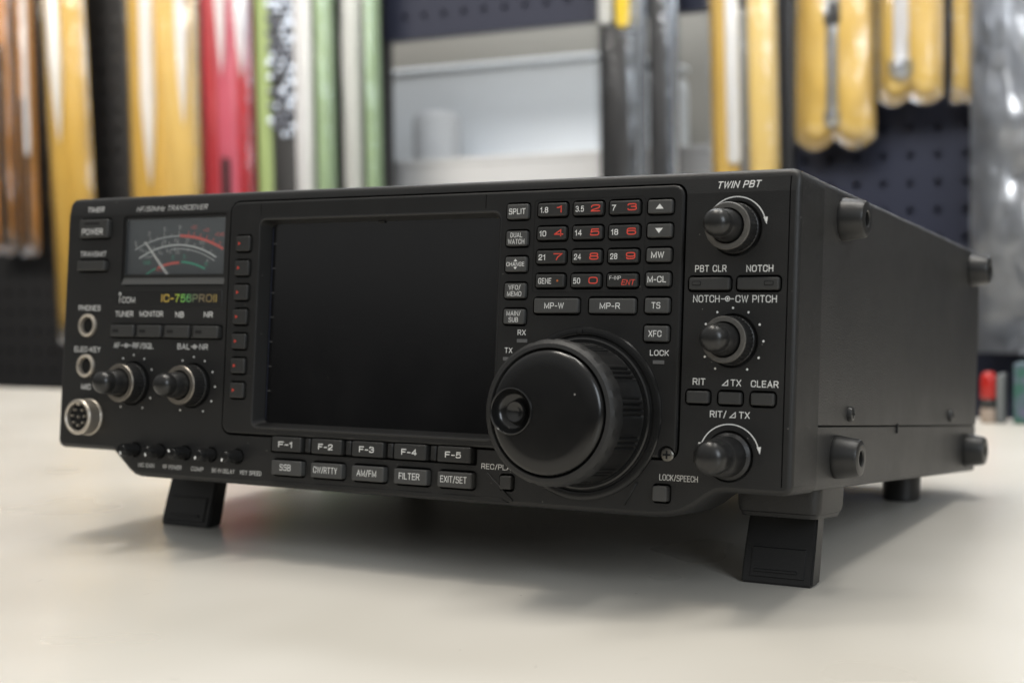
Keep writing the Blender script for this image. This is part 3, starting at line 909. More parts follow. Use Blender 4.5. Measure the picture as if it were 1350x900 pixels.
# ---- keys
def key(name, x, z, w, h, m, y0=-2.1, ybase=1.8, r=0.7, label=None):
    o = part(stack(rr(x, z, w, h, r, 3), [(y0, 0.55), (y0 + 0.12, 0.22), (y0 + 0.45, 0.0), (ybase, -0.05)]), name, m, radio, label=label)
    return o
TY = -2.13
# left column of key area
for z, s, h, w in ((98.6, 'SPLIT', 2.15, 7.0), (88.6, 'DUAL\nWATCH', 4.2, 6.9), (79.0, 'CHANGE', 1.55, 7.6), (69.2, 'VFO/\nMEMO', 4.1, 6.0), (59.6, 'MAIN/\nSUB', 4.1, 5.9)):
    k = key('side_key', 232.0, z, 8.9, 5.5, M['key_grey'], label='grey key marked ' + s.replace('\n', ' '))
    text(s, 232.0, z, w, h, k, y=TY, name='key_legend', bold=0.012 if '\n' in s else 0.02)
    if s == 'CHANGE':
        for sg in (1, -1):
            b = bmesh.new(); b.faces.new([b.verts.new(q) for q in ((231.2, TY, z + sg * 1.05), (232.8, TY, z + sg * 1.05), (232.0, TY, z + sg * 1.95))])
            part(b, 'arrow_mark', M['white_ink'], k, auto=None)
NUM = [('1.8', '1'), ('3.5', '2'), ('7', '3'), ('10', '4'), ('14', '5'), ('18', '6'), ('21', '7'), ('24', '8'), ('28', '9'), ('GENE', '.'), ('50', '0'), ('F-INP', 'ENT')]
for q, (s1, s2) in enumerate(NUM):
    x, z = numx[q % 3], numz[q // 3]
    k = key('number_key', x, z, 11.8, 4.8, M['key_dark'], label='dark key marked %s with a red %s' % (s1, s2 if s2 != '.' else 'dot'))
    if s1 == 'GENE':
        text(s1, x - 1.9, z - 0.1, 5.4, 2.1, k, y=TY, name='key_legend')
        part(lathe(x + 3.3, z, [(0.42, TY), (0, TY - 0.01)], 12, capa=False), 'red_dot', mat('orange_dot', (0.5, 0.13, 0.03), 0.5), k)
    elif s1 == 'F-INP':
        text(s1, x - 2.6, z + 0.9, 4.5, 1.35, k, y=TY, name='key_legend', bold=0.0)
        text(s2, x + 2.6, z - 0.7, 5.3, 2.0, k, y=TY, m='red_ink', name='key_legend', shear=0.2)
    else:
        w = {1: 1.6, 2: 2.8, 3: 3.3}[len(s1)]
        text(s1, x - 4.9 + w / 2 + 0.1, z - 0.1, w, 2.1, k, y=TY, name='key_legend')
        text(s2, x + 3.2, z + 0.05, 2.3 if s2 == '1' else 3.7, 2.55, k, y=TY, m='red_ink', name='key_legend', bold=0.035)
for z, h, s, w in ((98.8, 4.8, 'up', 0), (90.3, 4.8, 'down', 0), (81.7, 4.8, 'MW', 4.9), (73.1, 4.8, 'M-CL', 7.1), (63.9, 5.3, 'TS', 3.4), (54.0, 5.5, 'XFC', 5.0)):
    k = key('side_key', 289.4, z, 9.3, h, M['key_grey'], label='grey key marked ' + (s if w else s + ' arrow'))
    if w: text(s, 289.2, z, w, 2.25, k, y=TY, name='key_legend')
    else:
        sg = 1 if s == 'up' else -1
        b = bmesh.new(); b.faces.new([b.verts.new(q) for q in ((287.9, TY, z - sg * 0.85), (290.9, TY, z - sg * 0.85), (289.4, TY, z + sg * 0.95))])
        part(b, 'arrow_mark', M['white_ink'], k, auto=None)
for x, s in ((249.4, 'MP-W'), (271.9, 'MP-R')):
    k = key('memo_key', x, 63.7, 18.2, 5.4, M['key_grey'], label='wide grey key marked ' + s)
    text(s, x - 0.6, 63.7, 8.0, 2.2, k, y=TY, name='key_legend')
for i in range(7):
    z = 88.9 - i * 10.1
    k = key('menu_key', 102.3, z, 7.2, 6.2, M['key_dark'], y0=-2.2)
    b = bmesh.new(); b.faces.new([b.verts.new(q) for q in ((100.3, -2.24, z - 0.75), (101.6, -2.24, z), (100.3, -2.24, z + 0.75))])
    part(b, 'red_mark', M['red_dot'], k, auto=None)
for i, s in enumerate(('F-1', 'F-2', 'F-3', 'F-4', 'F-5')):
    x = 129.3 + 19.75 * i - (0.2 if i == 0 else 0)
    k = key('function_key', x, 7.35, 14.6, 5.9, M['key_dark'], label='black key marked ' + s)
    text(s, x - 0.2, 7.3, 7.0, 2.3, k, y=TY, name='key_legend', bold=0.035)
    if i < 4:
        part(stack(rr(x + 9.9, 7.35, 2.6, 5.6, 0.4, 2), [(-0.9, 0.4), (-0.5, 0), (2.5, 0)]), 'key_spacer', M['panel'], radio)
for i, (s, w) in enumerate((('SSB', 5.6), ('CW/RTTY', 11.6), ('AM/FM', 9.2), ('FILTER', 9.4), ('EXIT/SET', 11.6))):
    x = 129.9 + 19.83 * i
    k = key('mode_key', x, -2.1, 15.0, 5.8, M['key_grey'], y0=-2.5, label='grey key marked ' + s)
    text(s, x - 0.3, -1.9, w, 2.5, k, y=-2.53, name='key_legend', bold=0.012)
key('small_key', 230.7, -1.8, 4.9, 4.9, M['key_mid'], y0=-1.6)
key('small_key', 292.9, -1.8, 5.4, 5.3, M['key_grey'], y0=-2.4)
key('small_key', 317.2, 32.3, 8.2, 4.2, M['key_mid'], y0=-1.2); key('small_key', 305.4, 32.3, 8.2, 4.2, M['key_mid'], y0=-1.2); key('small_key', 328.9, 32.3, 8.2, 4.2, M['key_mid'], y0=-1.2)
for x, dx in ((308.4, -4.6), (326.1, 4.0)):
    k = key('small_key', x, 71.6, 14.9, 4.3, M['key_mid'], y0=-1.2)
    part(stack(rr(x + dx, 71.7, 3.6, 1.8, 0.5, 3), [(-1.32, 0.15), (-1.15, 0)]), 'indicator', M['well'], k)
    part(stack(rr(x + dx, 71.7, 2.9, 1.1, 0.3, 3), [(-1.40, 0.1), (-1.15, 0)]), 'indicator', M['key_mid'], k)
k = key('power_key', 17.8, 97.0, 17.0, 8.0, M['key_mid'], label='power key with a small dark lamp slit')
text('POWER', 17.4, 95.6, 12.4, 2.6, k, y=TY, m='white_ink', name='key_legend', bold=0.01)
part(box(12.5, 21.5, -2.16, -2.0, 98.7, 99.6), 'indicator', M['well'], k)
k = key('transmit_key', 17.1, 80.6, 16.6, 4.3, M['key_mid'])
for x, s in ((37.0, 'a'), (52.5, 'b'), (68.2, 'c'), (84.0, 'd')):
    k = key('toggle_key', x, 52.1, 13.3, 5.2, M['key_mid'], y0=-1.8)
    part(box(x - 5.2, x - 1.8, -1.86, -1.7, 51.4, 52.7), 'indicator', M['well'], k)
for xx in (44.75, 60.35, 76.1): part(box(xx - 0.55, xx + 0.55, -0.6, 2.1, 49.3, 54.9, 0.2), 'key_spacer', M['panel'], radio)

# ---- printed captions on the face
def cap(s, x, z, w, h=2.3, **k): return text(s, x, z, w, h, front, y=k.pop('y', -0.04), name='printed_caption', **k)
text('TIMER', 16.6, 105.6, 10.0, 2.3, front, y=0.16 * 2.4 - 0.06, slope=SL, shear=0.15, bold=0.01)
text('HF/50MHz TRANSCEIVER', 61.0, 105.1, 40.0, 2.2, front, y=0.16 * 1.9 - 0.06, slope=SL, shear=0.25, bold=0.0, m='dim_ink')
text('TWIN PBT', 317.8, 105.9, 16.0, 2.5, front, y=0.16 * 2.7 - 0.06, slope=SL, shear=0.22, bold=0.03)
cap('TRANSMIT', 16.6, 85.9, 15.6, 2.3, bold=0.005)
cap('PHONES', 15.8, 62.0, 13.0, 2.4, bold=0.01)
cap('ELEC-KEY', 15.6, 43.7, 15.6, 2.4, bold=0.005)
cap('MIC', 15.9, 27.2, 5.6, 2.4)
cap('TUNER', 36.6, 59.5, 10.4, 2.4, bold=0.01)
cap('MONITOR', 52.2, 59.6, 13.4, 2.4, bold=0.01)
cap('NB', 68.2, 59.4, 4.7, 2.4)
cap('NR', 84.0, 59.5, 4.7, 2.4)
def cap_ring(s1, x0, x1, s2, x2, x3, z, h=2.4, rc=0.95):
    """caption pair joined by a dash - ring - dash sign"""
    cap(s1, (x0 + x1) / 2, z, x1 - x0, h, bold=0.01); cap(s2, (x2 + x3) / 2, z, x3 - x2, h, bold=0.01)
    xm = (x1 + x2) / 2
    b = bmesh.new()
    for a, c_ in ((x1 + 0.5, xm - rc), (xm + rc, x2 - 0.5)):
        b.faces.new([b.verts.new(q) for q in ((a, -0.04, z - .13), (c_, -0.04, z - .13), (c_, -0.04, z + .13), (a, -0.04, z + .13))])
    n_ = 20
    A = [b.verts.new((xm + rc * math.cos(2 * PI * i / n_), -0.04, z + rc * math.sin(2 * PI * i / n_))) for i in range(n_)]
    B = [b.verts.new((xm + (rc - .28) * math.cos(2 * PI * i / n_), -0.04, z + (rc - .28) * math.sin(2 * PI * i / n_))) for i in range(n_)]
    for i in range(n_): b.faces.new((A[i], A[(i + 1) % n_], B[(i + 1) % n_], B[i]))
    C_ = [b.verts.new((xm + .4 * math.cos(2 * PI * i / 10), -0.04, z + .4 * math.sin(2 * PI * i / 10))) for i in range(10)]
    b.faces.new(C_)
    part(b, 'ring_sign', M['white_ink'], front, auto=None)
cap_ring('AF', 31.3, 34.8, 'RF/SQL', 42.4, 54.2, 45.8)
cap_ring('BAL', 67.8, 74.6, 'NR', 80.0, 84.5, 45.9)
cap_ring('NOTCH', 302.3, 312.1, 'CW PITCH', 317.9, 332.7, 66.4, 2.5)
cap('PBT CLR', 308.5, 76.9, 11.6, 2.35, bold=0.02)
cap('NOTCH', 326.3, 76.8, 9.6, 2.35, bold=0.02)
cap('RIT', 305.5, 37.7, 4.7, 2.3); cap('TX', 319.0, 37.6, 3.8, 2.3); cap('CLEAR', 329.3, 37.5, 9.8, 2.3, bold=0.02)
cap('RIT/', 312.9, 26.7, 6.0, 2.3); cap('TX', 322.4, 26.7, 3.9, 2.3)
for x, z in ((315.0, 37.6), (318.1, 26.7)):
    b = bmesh.new()
    P3 = [(x - 1.25, z - 1.1), (x + 1.2, z - 1.1), (x + 1.2, z + 1.15)]; Q3 = inset(P3, 0.3)
    A = [b.verts.new((p[0], -0.04, p[1])) for p in P3]; B = [b.verts.new((p[0], -0.04, p[1])) for p in Q3]
    for i in range(3): b.faces.new((A[i], A[(i + 1) % 3], B[(i + 1) % 3], B[i]))
    part(b, 'triangle_sign', M['white_ink'], front, auto=None)
def pcap(s, x, z, w, h): text(s, x, z, w, h, plate, y=PY - 0.04)
pcap('RX', 235.1, 53.8, 3.4, 2.0); pcap('TX', 229.8, 47.1, 3.3, 2.0); pcap('LOCK', 290.6, 47.3, 7.2, 2.0)
cap('REC/PLAY', 226.8, 3.7, 14.6, 2.0, bold=0.0); cap('LOCK/SPEECH', 299.0, 3.9, 14.4, 2.1, bold=0.0)
for s, x, w in (('MIC GAIN', 53.2, 9.0), ('RF POWER', 67.8, 10.2), ('COMP', 81.6, 6.6), ('BK-IN DELAY', 95.6, 12.0), ('KEY SPEED', 110.2, 11.0)):
    cap(s, x, -5.3, w, 1.75, bold=0.0)
for x, z in ((235.4, 50.7), (229.8, 43.9), (290.4, 44.0)):
    part(stack(rr(x, z, 4.4, 1.3, 0.2, 2), [(PY - 0.25, 0.1), (PY - 0.1, 0), (-0.2, 0)]), 'indicator_lamp', M['indicator'], radio)

# maker's mark and model name
part(stack(rr(60.8, 66.3, 60.5, 7.2, 0.6), [(-0.16, 0.15), (-0.02, 0)]), 'name_strip', M['plate'], radio)
ns = bpy.data.objects['name_strip']
text('COM', 38.8, 65.6, 7.6, 2.6, ns, y=-0.2, m='white_ink', name='maker_mark', bold=-0.005)
text('I', 33.7, 65.6, 0.6, 2.6, ns, y=-0.2, m='white_ink', name='maker_mark', bold=0)
b = bmesh.new()
A = [b.verts.new((33.7 + .75 * math.cos(2 * PI * i / 16), -0.2, 68.15 + .75 * math.sin(2 * PI * i / 16))) for i in range(16)]
B = [b.verts.new((33.7 + .45 * math.cos(2 * PI * i / 16), -0.2, 68.15 + .45 * math.sin(2 * PI * i / 16))) for i in range(16)]
for i in range(16): b.faces.new((A[i], A[(i + 1) % 16], B[(i + 1) % 16], B[i]))
part(b, 'maker_mark', M['white_ink'], ns, auto=None)
holo = mat('holographic_foil', (0.5, 0.4, 0.15), 0.4)
n = holo.node_tree.nodes; l = holo.node_tree.links
t_ = n.new('ShaderNodeTexCoord'); sp = n.new('ShaderNodeSeparateXYZ'); mr = n.new('ShaderNodeMapRange')
mr.inputs[1].default_value = -0.0155; mr.inputs[2].default_value = 0.0155
cr = n.new('ShaderNodeValToRGB')
els = cr.color_ramp.elements
els[0].position = 0; els[0].color = (0.62, 0.42, 0.10, 1)
els[1].position = 1; els[1].color = (0.45, 0.33, 0.10, 1)
for p_, c_ in ((0.22, (0.70, 0.52, 0.08, 1)), (0.34, (0.30, 0.62, 0.10, 1)), (0.46, (0.16, 0.50, 0.16, 1)), (0.56, (0.16, 0.24, 0.13, 1)), (0.72, (0.24, 0.19, 0.12, 1)), (0.88, (0.26, 0.19, 0.08, 1))):
    e = els.new(p_); e.color = c_
l.new(t_.outputs['Object'], sp.inputs[0]); l.new(sp.outputs['X'], mr.inputs[0]); l.new(mr.outputs[0], cr.inputs[0]); l.new(cr.outputs[0], n['Principled BSDF'].inputs['Base Color'])
text('IC-756PROII', 73.0, 66.4, 30.6, 3.3, ns, y=-0.2, m=holo, name='model_name', bold=0.02)

# ---- signal meter
mt = part(stack(rr(62.8, 87.0, 57.6, 30.0, 1.3), [(2.9, 0), (5.0, 0)]), 'signal_meter', M['meter_card'], radio)
def ring_arc(cx, cz, r0, r1, a0, a1, m, y=2.84, n_=24, name='meter_scale'):
    b = bmesh.new(); pr = None
    for i in range(n_ + 1):
        a = math.radians(a0 + (a1 - a0) * i / n_)
        c_ = [b.verts.new((cx + q * math.cos(a), y, cz + q * math.sin(a))) for q in (r0, r1)]
        if pr: b.faces.new((pr[0], pr[1], c_[1], c_[0]))
        pr = c_
    return part(b, name, M[m] if isinstance(m, str) else m, mt, auto=None)
CXM, CZM = 62.8, 37.6
def ang(x): return math.degrees(math.acos((x - CXM) / 55.9))
ring_arc(CXM, CZM, 55.45, 56.0, ang(38.2), ang(63.5), 'dim_ink')
ring_arc(CXM, CZM, 55.15, 56.4, ang(63.8), ang(88.0), 'meter_red')
ring_arc(62.7, 44.9, 44.25, 44.95, 119, 61, 'white_ink')
ring_arc(62.7, 44.9, 42.7, 43.1, 95, 61, 'dim_ink')
ring_arc(64, 46.7, 35.0, 35.9, 88, 66, 'green_ink'); ring_arc(64, 46.7, 35.0, 35.7, 125, 112, 'green_ink')
ring_arc(64, 46.7, 34.6, 35.7, 110, 90, 'meter_red')
def tick(cx, cz, r0, r1, a, m, w=0.36):
    b = bmesh.new(); a = math.radians(a)
    d = Vector((math.cos(a), math.sin(a))); q = Vector((-d.y, d.x)) * w / 2
    b.faces.new([b.verts.new((cx + v.x, 2.83, cz + v.y)) for v in (d * r0 - q, d * r0 + q, d * r1 + q, d * r1 - q)])
    part(b, 'meter_tick', M[m], mt, auto=None)
for x in (39.5, 43.5, 47.3, 51.0, 55.1, 59.0, 63.3): tick(CXM, CZM, 55.5, 57.6 if x in (39.5, 47.3, 55.1, 63.3) else 56.8, ang(x), 'dim_ink')
for x in (68.5, 71.5, 75.0, 78.5, 82.0, 85.5): tick(CXM, CZM, 56, 58.0, ang(x), 'meter_red')
for a in (113, 107, 101, 96, 90, 84, 78, 72, 66): tick(62.7, 44.9, 44.7, 46.2, a, 'dim_ink')
for a in (104, 98, 92, 82): tick(62.7, 44.9, 42.0, 43.6, a, 'dim_ink')
def mtxt(s, x, z, w, h, m='dim_ink'): text(s, x, z, w, h, mt, y=2.82, m=m, name='meter_figure', bold=0.0)
for s, x, z in (('S', 38.6, 90.6), ('3', 46.2, 94.6), ('5', 55.0, 96.3), ('9', 63.6, 97.0)): mtxt(s, x, z, 1.2, 1.9)
for s, x, z in (('+20', 71.3, 96.9), ('+40', 78.2, 95.6), ('+60dB', 85.6, 93.6)): mtxt(s, x, z, 3.4 if len(s) < 4 else 5.0, 1.6, 'meter_red')
for s, x, z in (('25', 55.0, 91.0), ('50', 62.0, 91.4), ('75', 68.0, 91.4), ('100', 76.2, 90.2)): mtxt(s, x, z, 2.4 if len(s) < 3 else 3.2, 1.4)
for s, x, z in (('0', 53.6, 86.0), ('10', 58.4, 86.6), ('20', 62.8, 86.4), ('COMP', 46.4, 84.6)): mtxt(s, x, z, 1.2 * len(s), 1.4)
for s, x, z in (('ALC', 52.6, 79.0),): mtxt(s, x, z, 3.6, 1.5, 'meter_red')
for s, x, z in (('SWR', 45.6, 82.0), ('2', 60.4, 84.2), ('3', 66.6, 84.4), ('8', 79.0, 81.2)): mtxt(s, x, z, 4.0 if len(s) > 1 else 1.5, 1.7, 'green_ink')
mtxt('A', 79.6, 82.6, 1.4, 1.4); mtxt('Po', 42.4, 87.4, 2.2, 1.5)
b = bmesh.new()
d = (Vector((58.2, 76.0)) - Vector((44.4, 91.0))).normalized(); q = Vector((-d.y, d.x))
P0, P1 = Vector((44.4, 91.0)), Vector((58.6, 75.6))
for off in (0, 0.75):
    vv = [P0 + q * (0.24 + off * .3), P0 + q * (off * .3 - 0.24), P1 + q * (off - 0.32), P1 + q * (off + 0.32)]
    b.faces.new([b.verts.new((v.x, 2.3, v.y)) for v in vv])
part(b, 'needle', M['needle'], mt, auto=None)
b = bmesh.new()
stack(rr(62.9, 88.6, 55.4, 24.6, 0.6), [(0.9, 0), (1.5, 0)], bm=b)
part(b, 'meter_window', M['meter_window'], mt)
frame_line(34.0, 91.7, 75.6, 101.9, 1.1, 1.7, mt, M['panel'], name='window_frame', r=0.8, d=1.1)
b = bmesh.new()
vv = [(34.2, 1.2, 75.9), (91.6, 1.2, 75.9), (91.6, -0.2, 72.3), (34.2, -0.2, 72.3)]
b.faces.new([b.verts.new(v) for v in vv]); b.faces.new([b.verts.new(v) for v in ((34.2, 1.2, 75.9), (91.6, 1.2, 75.9), (91.6, 3.0, 76.2), (34.2, 3.0, 76.2))])
part(b, 'window_ledge', M['ridge'], mt, auto=None)

# ---- rotary knobs
def knurl(sect, amp=0.035, every=2):
    return lambda k, a, i: (1 - amp) if (k in sect and i % every == 0) else 1.0
def dual_knob(x, z, ring_m, rb=8.7):
    body = part(lathe(x, z, [(rb - 0.2, 1.4), (rb, -0.6), (rb, -1.6), (rb - 0.1, -1.8), (rb - 0.4, -7.8), (rb - 0.75, -8.4), (6.3, -8.5), (6.0, -8.2), (6.0, -4.0), (0, -4.0)], 72, mod=knurl((3, 4), 0.035)), 'rotary_knob', M['knob'], radio)
    part(lathe(x, z, [(6.0, -8.1), (6.25, -8.62), (rb - 0.8, -8.6), (rb - 0.5, -8.1)], 48, capa=False, capb=False), 'knob_face_ring', ring_m, body)
    part(lathe(x, z, [(5.7, -4.0), (5.6, -10.0), (5.1, -14.2), (4.75, -14.8)], 56, mod=knurl((1, 2), 0.03), capa=False, capb=False), 'inner_knob', M['knob'], body)
    part(lathe(x, z, [(4.75, -14.6), (4.85, -15.4), (4.8, -17.8), (4.45, -19.1), (3.6, -20.2), (2.3, -20.9), (1.0, -21.2), (0, -21.25)], 32, capa=False), 'knob_cap', M['knob_cap'], body)
dual_knob(43.2, 29.5, M['knob_ring_left']); dual_knob(77.1, 29.5, M['knob_ring_left'])
dual_knob(317.2, 90.6, M['knob_ring']); dual_knob(317.2, 52.0, M['knob_ring'], 8.5)
body = part(lathe(317.2, 12.4, [(8.0, 1.4), (8.1, -0.8), (7.0, -1.8), (6.7, -9.6), (6.3, -10.4), (5.4, -10.6)], 64), 'rotary_knob', M['knob'], radio)
part(lathe(317.2, 12.4, [(5.5, -10.2), (5.75, -12.0), (5.95, -13.6), (5.95, -16.4), (5.6, -18.2), (4.7, -19.6), (3.2, -20.5), (1.5, -20.95), (0, -21.05)], 40, capa=False), 'knob_cap', M['knob_cap'], body)

def dots(cx, cz, r, angs):
    for a in angs:
        b = bmesh.new(); a = math.radians(a)
        b.faces.new([b.verts.new((x, -0.04, z)) for x, z in disc(cx + r * math.cos(a), cz + r * math.sin(a), 0.42, 10)][::-1])
        part(b, 'scale_dot', M['white_ink'], front, auto=None)
A11 = [-120, -90 + 0, -60][0:0] + [-121, -150, 180, 150, 120, 90, 60, 30, 0, -30, -59]
dots(43.2, 29.6, 12.2, A11); dots(77.1, 29.4, 12.2, A11); dots(317.1, 52.0, 11.3, A11)
def printed_arc(cx, cz, r, a0, a1):
    b = bmesh.new(); pr = None
    for i in range(29):
        a = math.radians(a0 + (a1 - a0) * i / 28)
        c_ = [b.verts.new((cx + q * math.cos(a), -0.04, cz + q * math.sin(a))) for q in (r - .2, r + .2)]
        if pr: b.faces.new((pr[0], pr[1], c_[1], c_[0]))
        pr = c_
    for aa, sg in ((a0, -1), (a1, 1)):
        a = math.radians(aa); c = Vector((cx + r * math.cos(a), cz + r * math.sin(a)))
        if aa == a0: P_ = [(c.x - 0.75, c.y + 0.9), (c.x + 0.85, c.y + 1.1), (c.x + 0.5, c.y - 1.5)]
        else: P_ = [(c.x - 1.1, c.y + 0.5), (c.x - 1.1, c.y + 0.0), (c.x + 0.3, c.y + 0.0), (c.x + 0.3, c.y + 0.5)]
        b.faces.new([b.verts.new((x, -0.045, z)) for x, z in P_])
    part(b, 'printed_arc', M['white_ink'], front, auto=None)
printed_arc(317.2, 90.7, 10.9, 14, 160); printed_arc(317.3, 12.5, 10.9, 14, 160)

# small trimmer knobs in the lower strip
for i, x in enumerate((46.6, 60.6, 74.8, 88.9, 103.0)):
    k = part(lathe(x, 1.1, [(2.75, 1.0), (2.75, -5.5), (2.6, -8.4), (2.1, -9.1), (0, -9.3)], 24, mod=knurl((1, 2), 0.05)), 'trimmer_knob', M['gloss'], radio)
    a = (-80, -75, 135, -120, -115)[i]; a = math.radians(a)
    dd = Vector((math.cos(a), math.sin(a))); q = Vector((-dd.y, dd.x)) * 0.42
    b = bmesh.new(); b.faces.new([b.verts.new((x + v.x, -9.36 + abs(v.length) * .06, 1.1 + v.y)) for v in (dd * 0.7 - q, dd * 0.7 + q, dd * 2.0 + q, dd * 2.0 - q)])
    part(b, 'pointer_line', mat('pointer_white', (0.85, 0.85, 0.83), 0.4) if i == 0 else bpy.data.materials['pointer_white'], k, auto=None)

# ---- jacks and microphone socket
for z in (54.3, 36.4):
    j = part(lathe(15.4, z, [(5.2, 0.2), (5.2, -0.7), (4.9, -1.2), (4.4, -1.4), (3.8, -1.2), (3.6, -0.4), (3.4, 0.6)], 36, capa=False, capb=False), 'jack_socket', M['nickel'], radio)
    part(lathe(15.4, z, [(3.6, 0.5), (0, 0.55)], 20, capa=False), 'socket_hole', M['hole'], j)
j = part(lathe(18.6, 14.0, [(8.1, 0.1), (8.1, -0.8), (7.9, -1.0), (7.75, -1.2), (7.75, -6.9), (7.3, -7.6), (6.5, -7.7), (6.1, -7.3), (5.95, -5.4), (5.9, -1.0)], 48, capa=False, capb=False), 'microphone_socket', M['nickel'], radio)
part(lathe(18.6, 14.0, [(5.95, -5.6), (0, -5.65)], 28, capa=False), 'socket_insert', M['hole'], j)
for q in range(8):
    rr_, a = (0, 0) if q == 7 else (3.7, math.radians(90 - 36 - q * (360 - 72) / 6))
    part(lathe(18.6 + rr_ * math.cos(a), 14.0 + rr_ * math.sin(a), [(0.55, -5.5), (0.6, -6.6), (0.4, -7.1), (0, -7.15)], 10), 'pin', M['nickel'], j)
part(box(17.5, 19.7, -7.2, -5.0, 19.0, 20.3, 0.3), 'socket_key', M['nickel'], j)

# ---- main tuning dial
DX, DZ = 261.2, 25.0
base = part(lathe(DX, DZ, [(31.2, 1.0), (31.2, -1.3), (30.8, -1.8), (29.0, -2.0), (28.4, -1.9), (27.9, -1.2), (27.4, -1.2), (27.2, -2.3), (26.6, -2.6), (24.5, -2.4), (24.0, -0.5), (24.0, 1.0)], 96), 'dial_base', M['gloss'], radio)
part(box(DX - 2.4, DX - 0.6, -2.6, -1.5, DZ + 28.6, DZ + 30.2, 0.3), 'base_notch', M['well'], base)
N_ = 240
def skirt_mod(k, a, i):
    if k in (3, 4):
        s = int(i / N_ * 24) % 2           # alternate plain and ribbed bands
        if s: return 0.985
        return 1.0 if i % 3 else 0.970
    return 1.0
dial = part(lathe(DX, DZ, [(23.5, -0.5), (24.9, -2.9), (25.3, -3.4), (25.2, -4.2), (24.7, -19.6), (24.6, -20.0)], N_, mod=skirt_mod, capb=False), 'tuning_dial', M['dial_skirt'], radio)
def rim_mod(k, a, i):
    return 1.0 - (0.010 if (k in (1, 2, 3) and math.sin(a * 24 + 1) > 0.35) else 0)
part(lathe(DX, DZ, [(24.4, -19.6), (25.3, -20.2), (25.7, -21.5), (25.7, -24.6), (25.1, -26.6), (23.9, -27.8), (22.6, -28.1), (22.2, -27.4)], 192, mod=rim_mod, capa=False, capb=False), 'dial_rim', M['dial_rim'], dial)
b = lathe(DX, DZ, [(0, -20), (21.8, -20), (21.8, -27.6), (21.6, -28.3), (20.9, -29.2), (19.6, -29.8), (16, -30.1), (0, -30.4)], 128)
face = part(b, 'dial_face', M['dial_face'], dial)
# finger dimple: cut into the face and lined
cutb = bmesh.new(); HX, HZ = DX - 12.9, DZ + 0.0
stack(disc(HX, HZ, 7.8, 64), [(-36, 0), (-24.5, 0)], bm=cutb)
p_, OFFf = face, OFF[face.name]
cut(face, cutb)
part(lathe(HX, HZ, [(8.4, -29.3), (8.4, -30.4), (8.2, -30.9), (7.9, -31.0), (7.6, -30.6), (7.5, -28.6), (6.6, -27.0), (5.4, -26.2), (0, -25.8)], 64, capa=False), 'finger_dimple', M['gloss'], dial)
part(lathe(HX + 0.3, HZ - 0.2, [(3.9, -25.9), (3.9, -27.8), (3.5, -28.4), (2.9, -28.3), (1.6, -27.3), (0, -26.9)], 48, capa=False), 'dimple_spinner', M['gloss'], dial)

# ridges moulded into the lower strip beside the dial
def ridge(x0, z0, x1, z1, w, h=0.7):
    a = Vector((x0, z0)); c = Vector((x1, z1)); d = (c - a).normalized(); q = Vector((-d.y, d.x)) * w / 2
    P_ = [tuple(a - q), tuple(c - q), tuple(c + q), tuple(a + q)]
    part(stack(P_, [(-h, 0.35), (0.2, 0)]), 'moulded_ridge', M['panel'], front)
ridge(222.0, 1.2, 233.5, -8.6, 1.1, 0.5); ridge(278.6, -6.6, 283.2, 1.4, 1.2)
part(stack([(121, -7.6), (121, -9.3), (232, -9.3), (228, -7.6)], [(-0.3, 0.2), (0.1, 0)]), 'moulded_ridge', M['panel'], front)

# ---- module screw
def screw(x, z, y, r, parent, m, axis='y'):
    b = lathe(x, z, [(r, y + 0.6), (r, y - 0.2), (r * 0.8, y - 0.6), (r * .28, y - 0.75), (r * .2, y - .2), (0, y - .1)], 20, axis='y')
    s = part(b, 'screw', m, parent)
    for w, h in ((r * 1.15, r * .26), (r * .26, r * 1.15)):
        part(box(x - w / 2, x + w / 2, y - 0.79, y - 0.60, z - h / 2, z + h / 2), 'screw_slot', M['hole'], s)
    return s
screw(294.4, 11.8, 0.3, 2.5, radio, M['steel_screw'])

# ---- case: upper cover and lower pan
def side_outline(z0, z1, rt, rb):
    P_ = []
    P_ += arc(339.4 - rt, z1 - rt, rt, 0, 90, 4) + arc(0.6 + rt, z1 - rt, rt, 90, 180, 4)
    P_ += arc(0.6 + rb, z0 + rb, rb, 180, 270, 3) + arc(339.4 - rb, z0 + rb, rb, 270, 360, 3)
    return P_
cover = part(stack(side_outline(23.9, 110.5, 2.2, 0.3), [(26.35, 0.3), (26.8, 0), (284.3, 0), (285, 0.6)]), 'top_cover', M['case'], radio)
pan = part(stack(inset(side_outline(0.6, 23.5, 0.3, 1.6), 0.25), [(26.35, 0.3), (26.8, 0), (284.3, 0), (285, 0.6)]), 'bottom_pan', M['case'], radio)
part(box(1.5, 338.4, 25, 284, 20, 27), 'inner_frame', M['hole'], radio)
part(stack(rr(170, 56, 331, 100, 2), [(285.05, 0), (287, 0.4)]), 'rear_panel', M['case'], radio)
part(box(338.9, 339.9, 133.2, 134.2, 20.6, 24.6, 0.1), 'locating_tab', M['well'], radio)
def sidelathe(name, y, z, prof, m, parent=radio, n_=36):
    return part(lathe(y, z, prof, n_, axis='x'), name, m, parent)
for y, z in ((65.3, 28.1), (227, 28.2)):
    s = sidelathe('screw', y, z, [(2.9, 339.0), (2.9, 340.0), (2.5, 340.9), (0.9, 341.2), (0.8, 340.4), (0, 340.3)], M['screw'], n_=20)
    part(box(341.0, 341.25, y - 1.5, y + 1.5, z - .3, z + .3), 'screw_slot', M['hole'], s); part(box(341.0, 341.25, y - .3, y + .3, z - 1.5, z + 1.5), 'screw_slot', M['hole'], s)
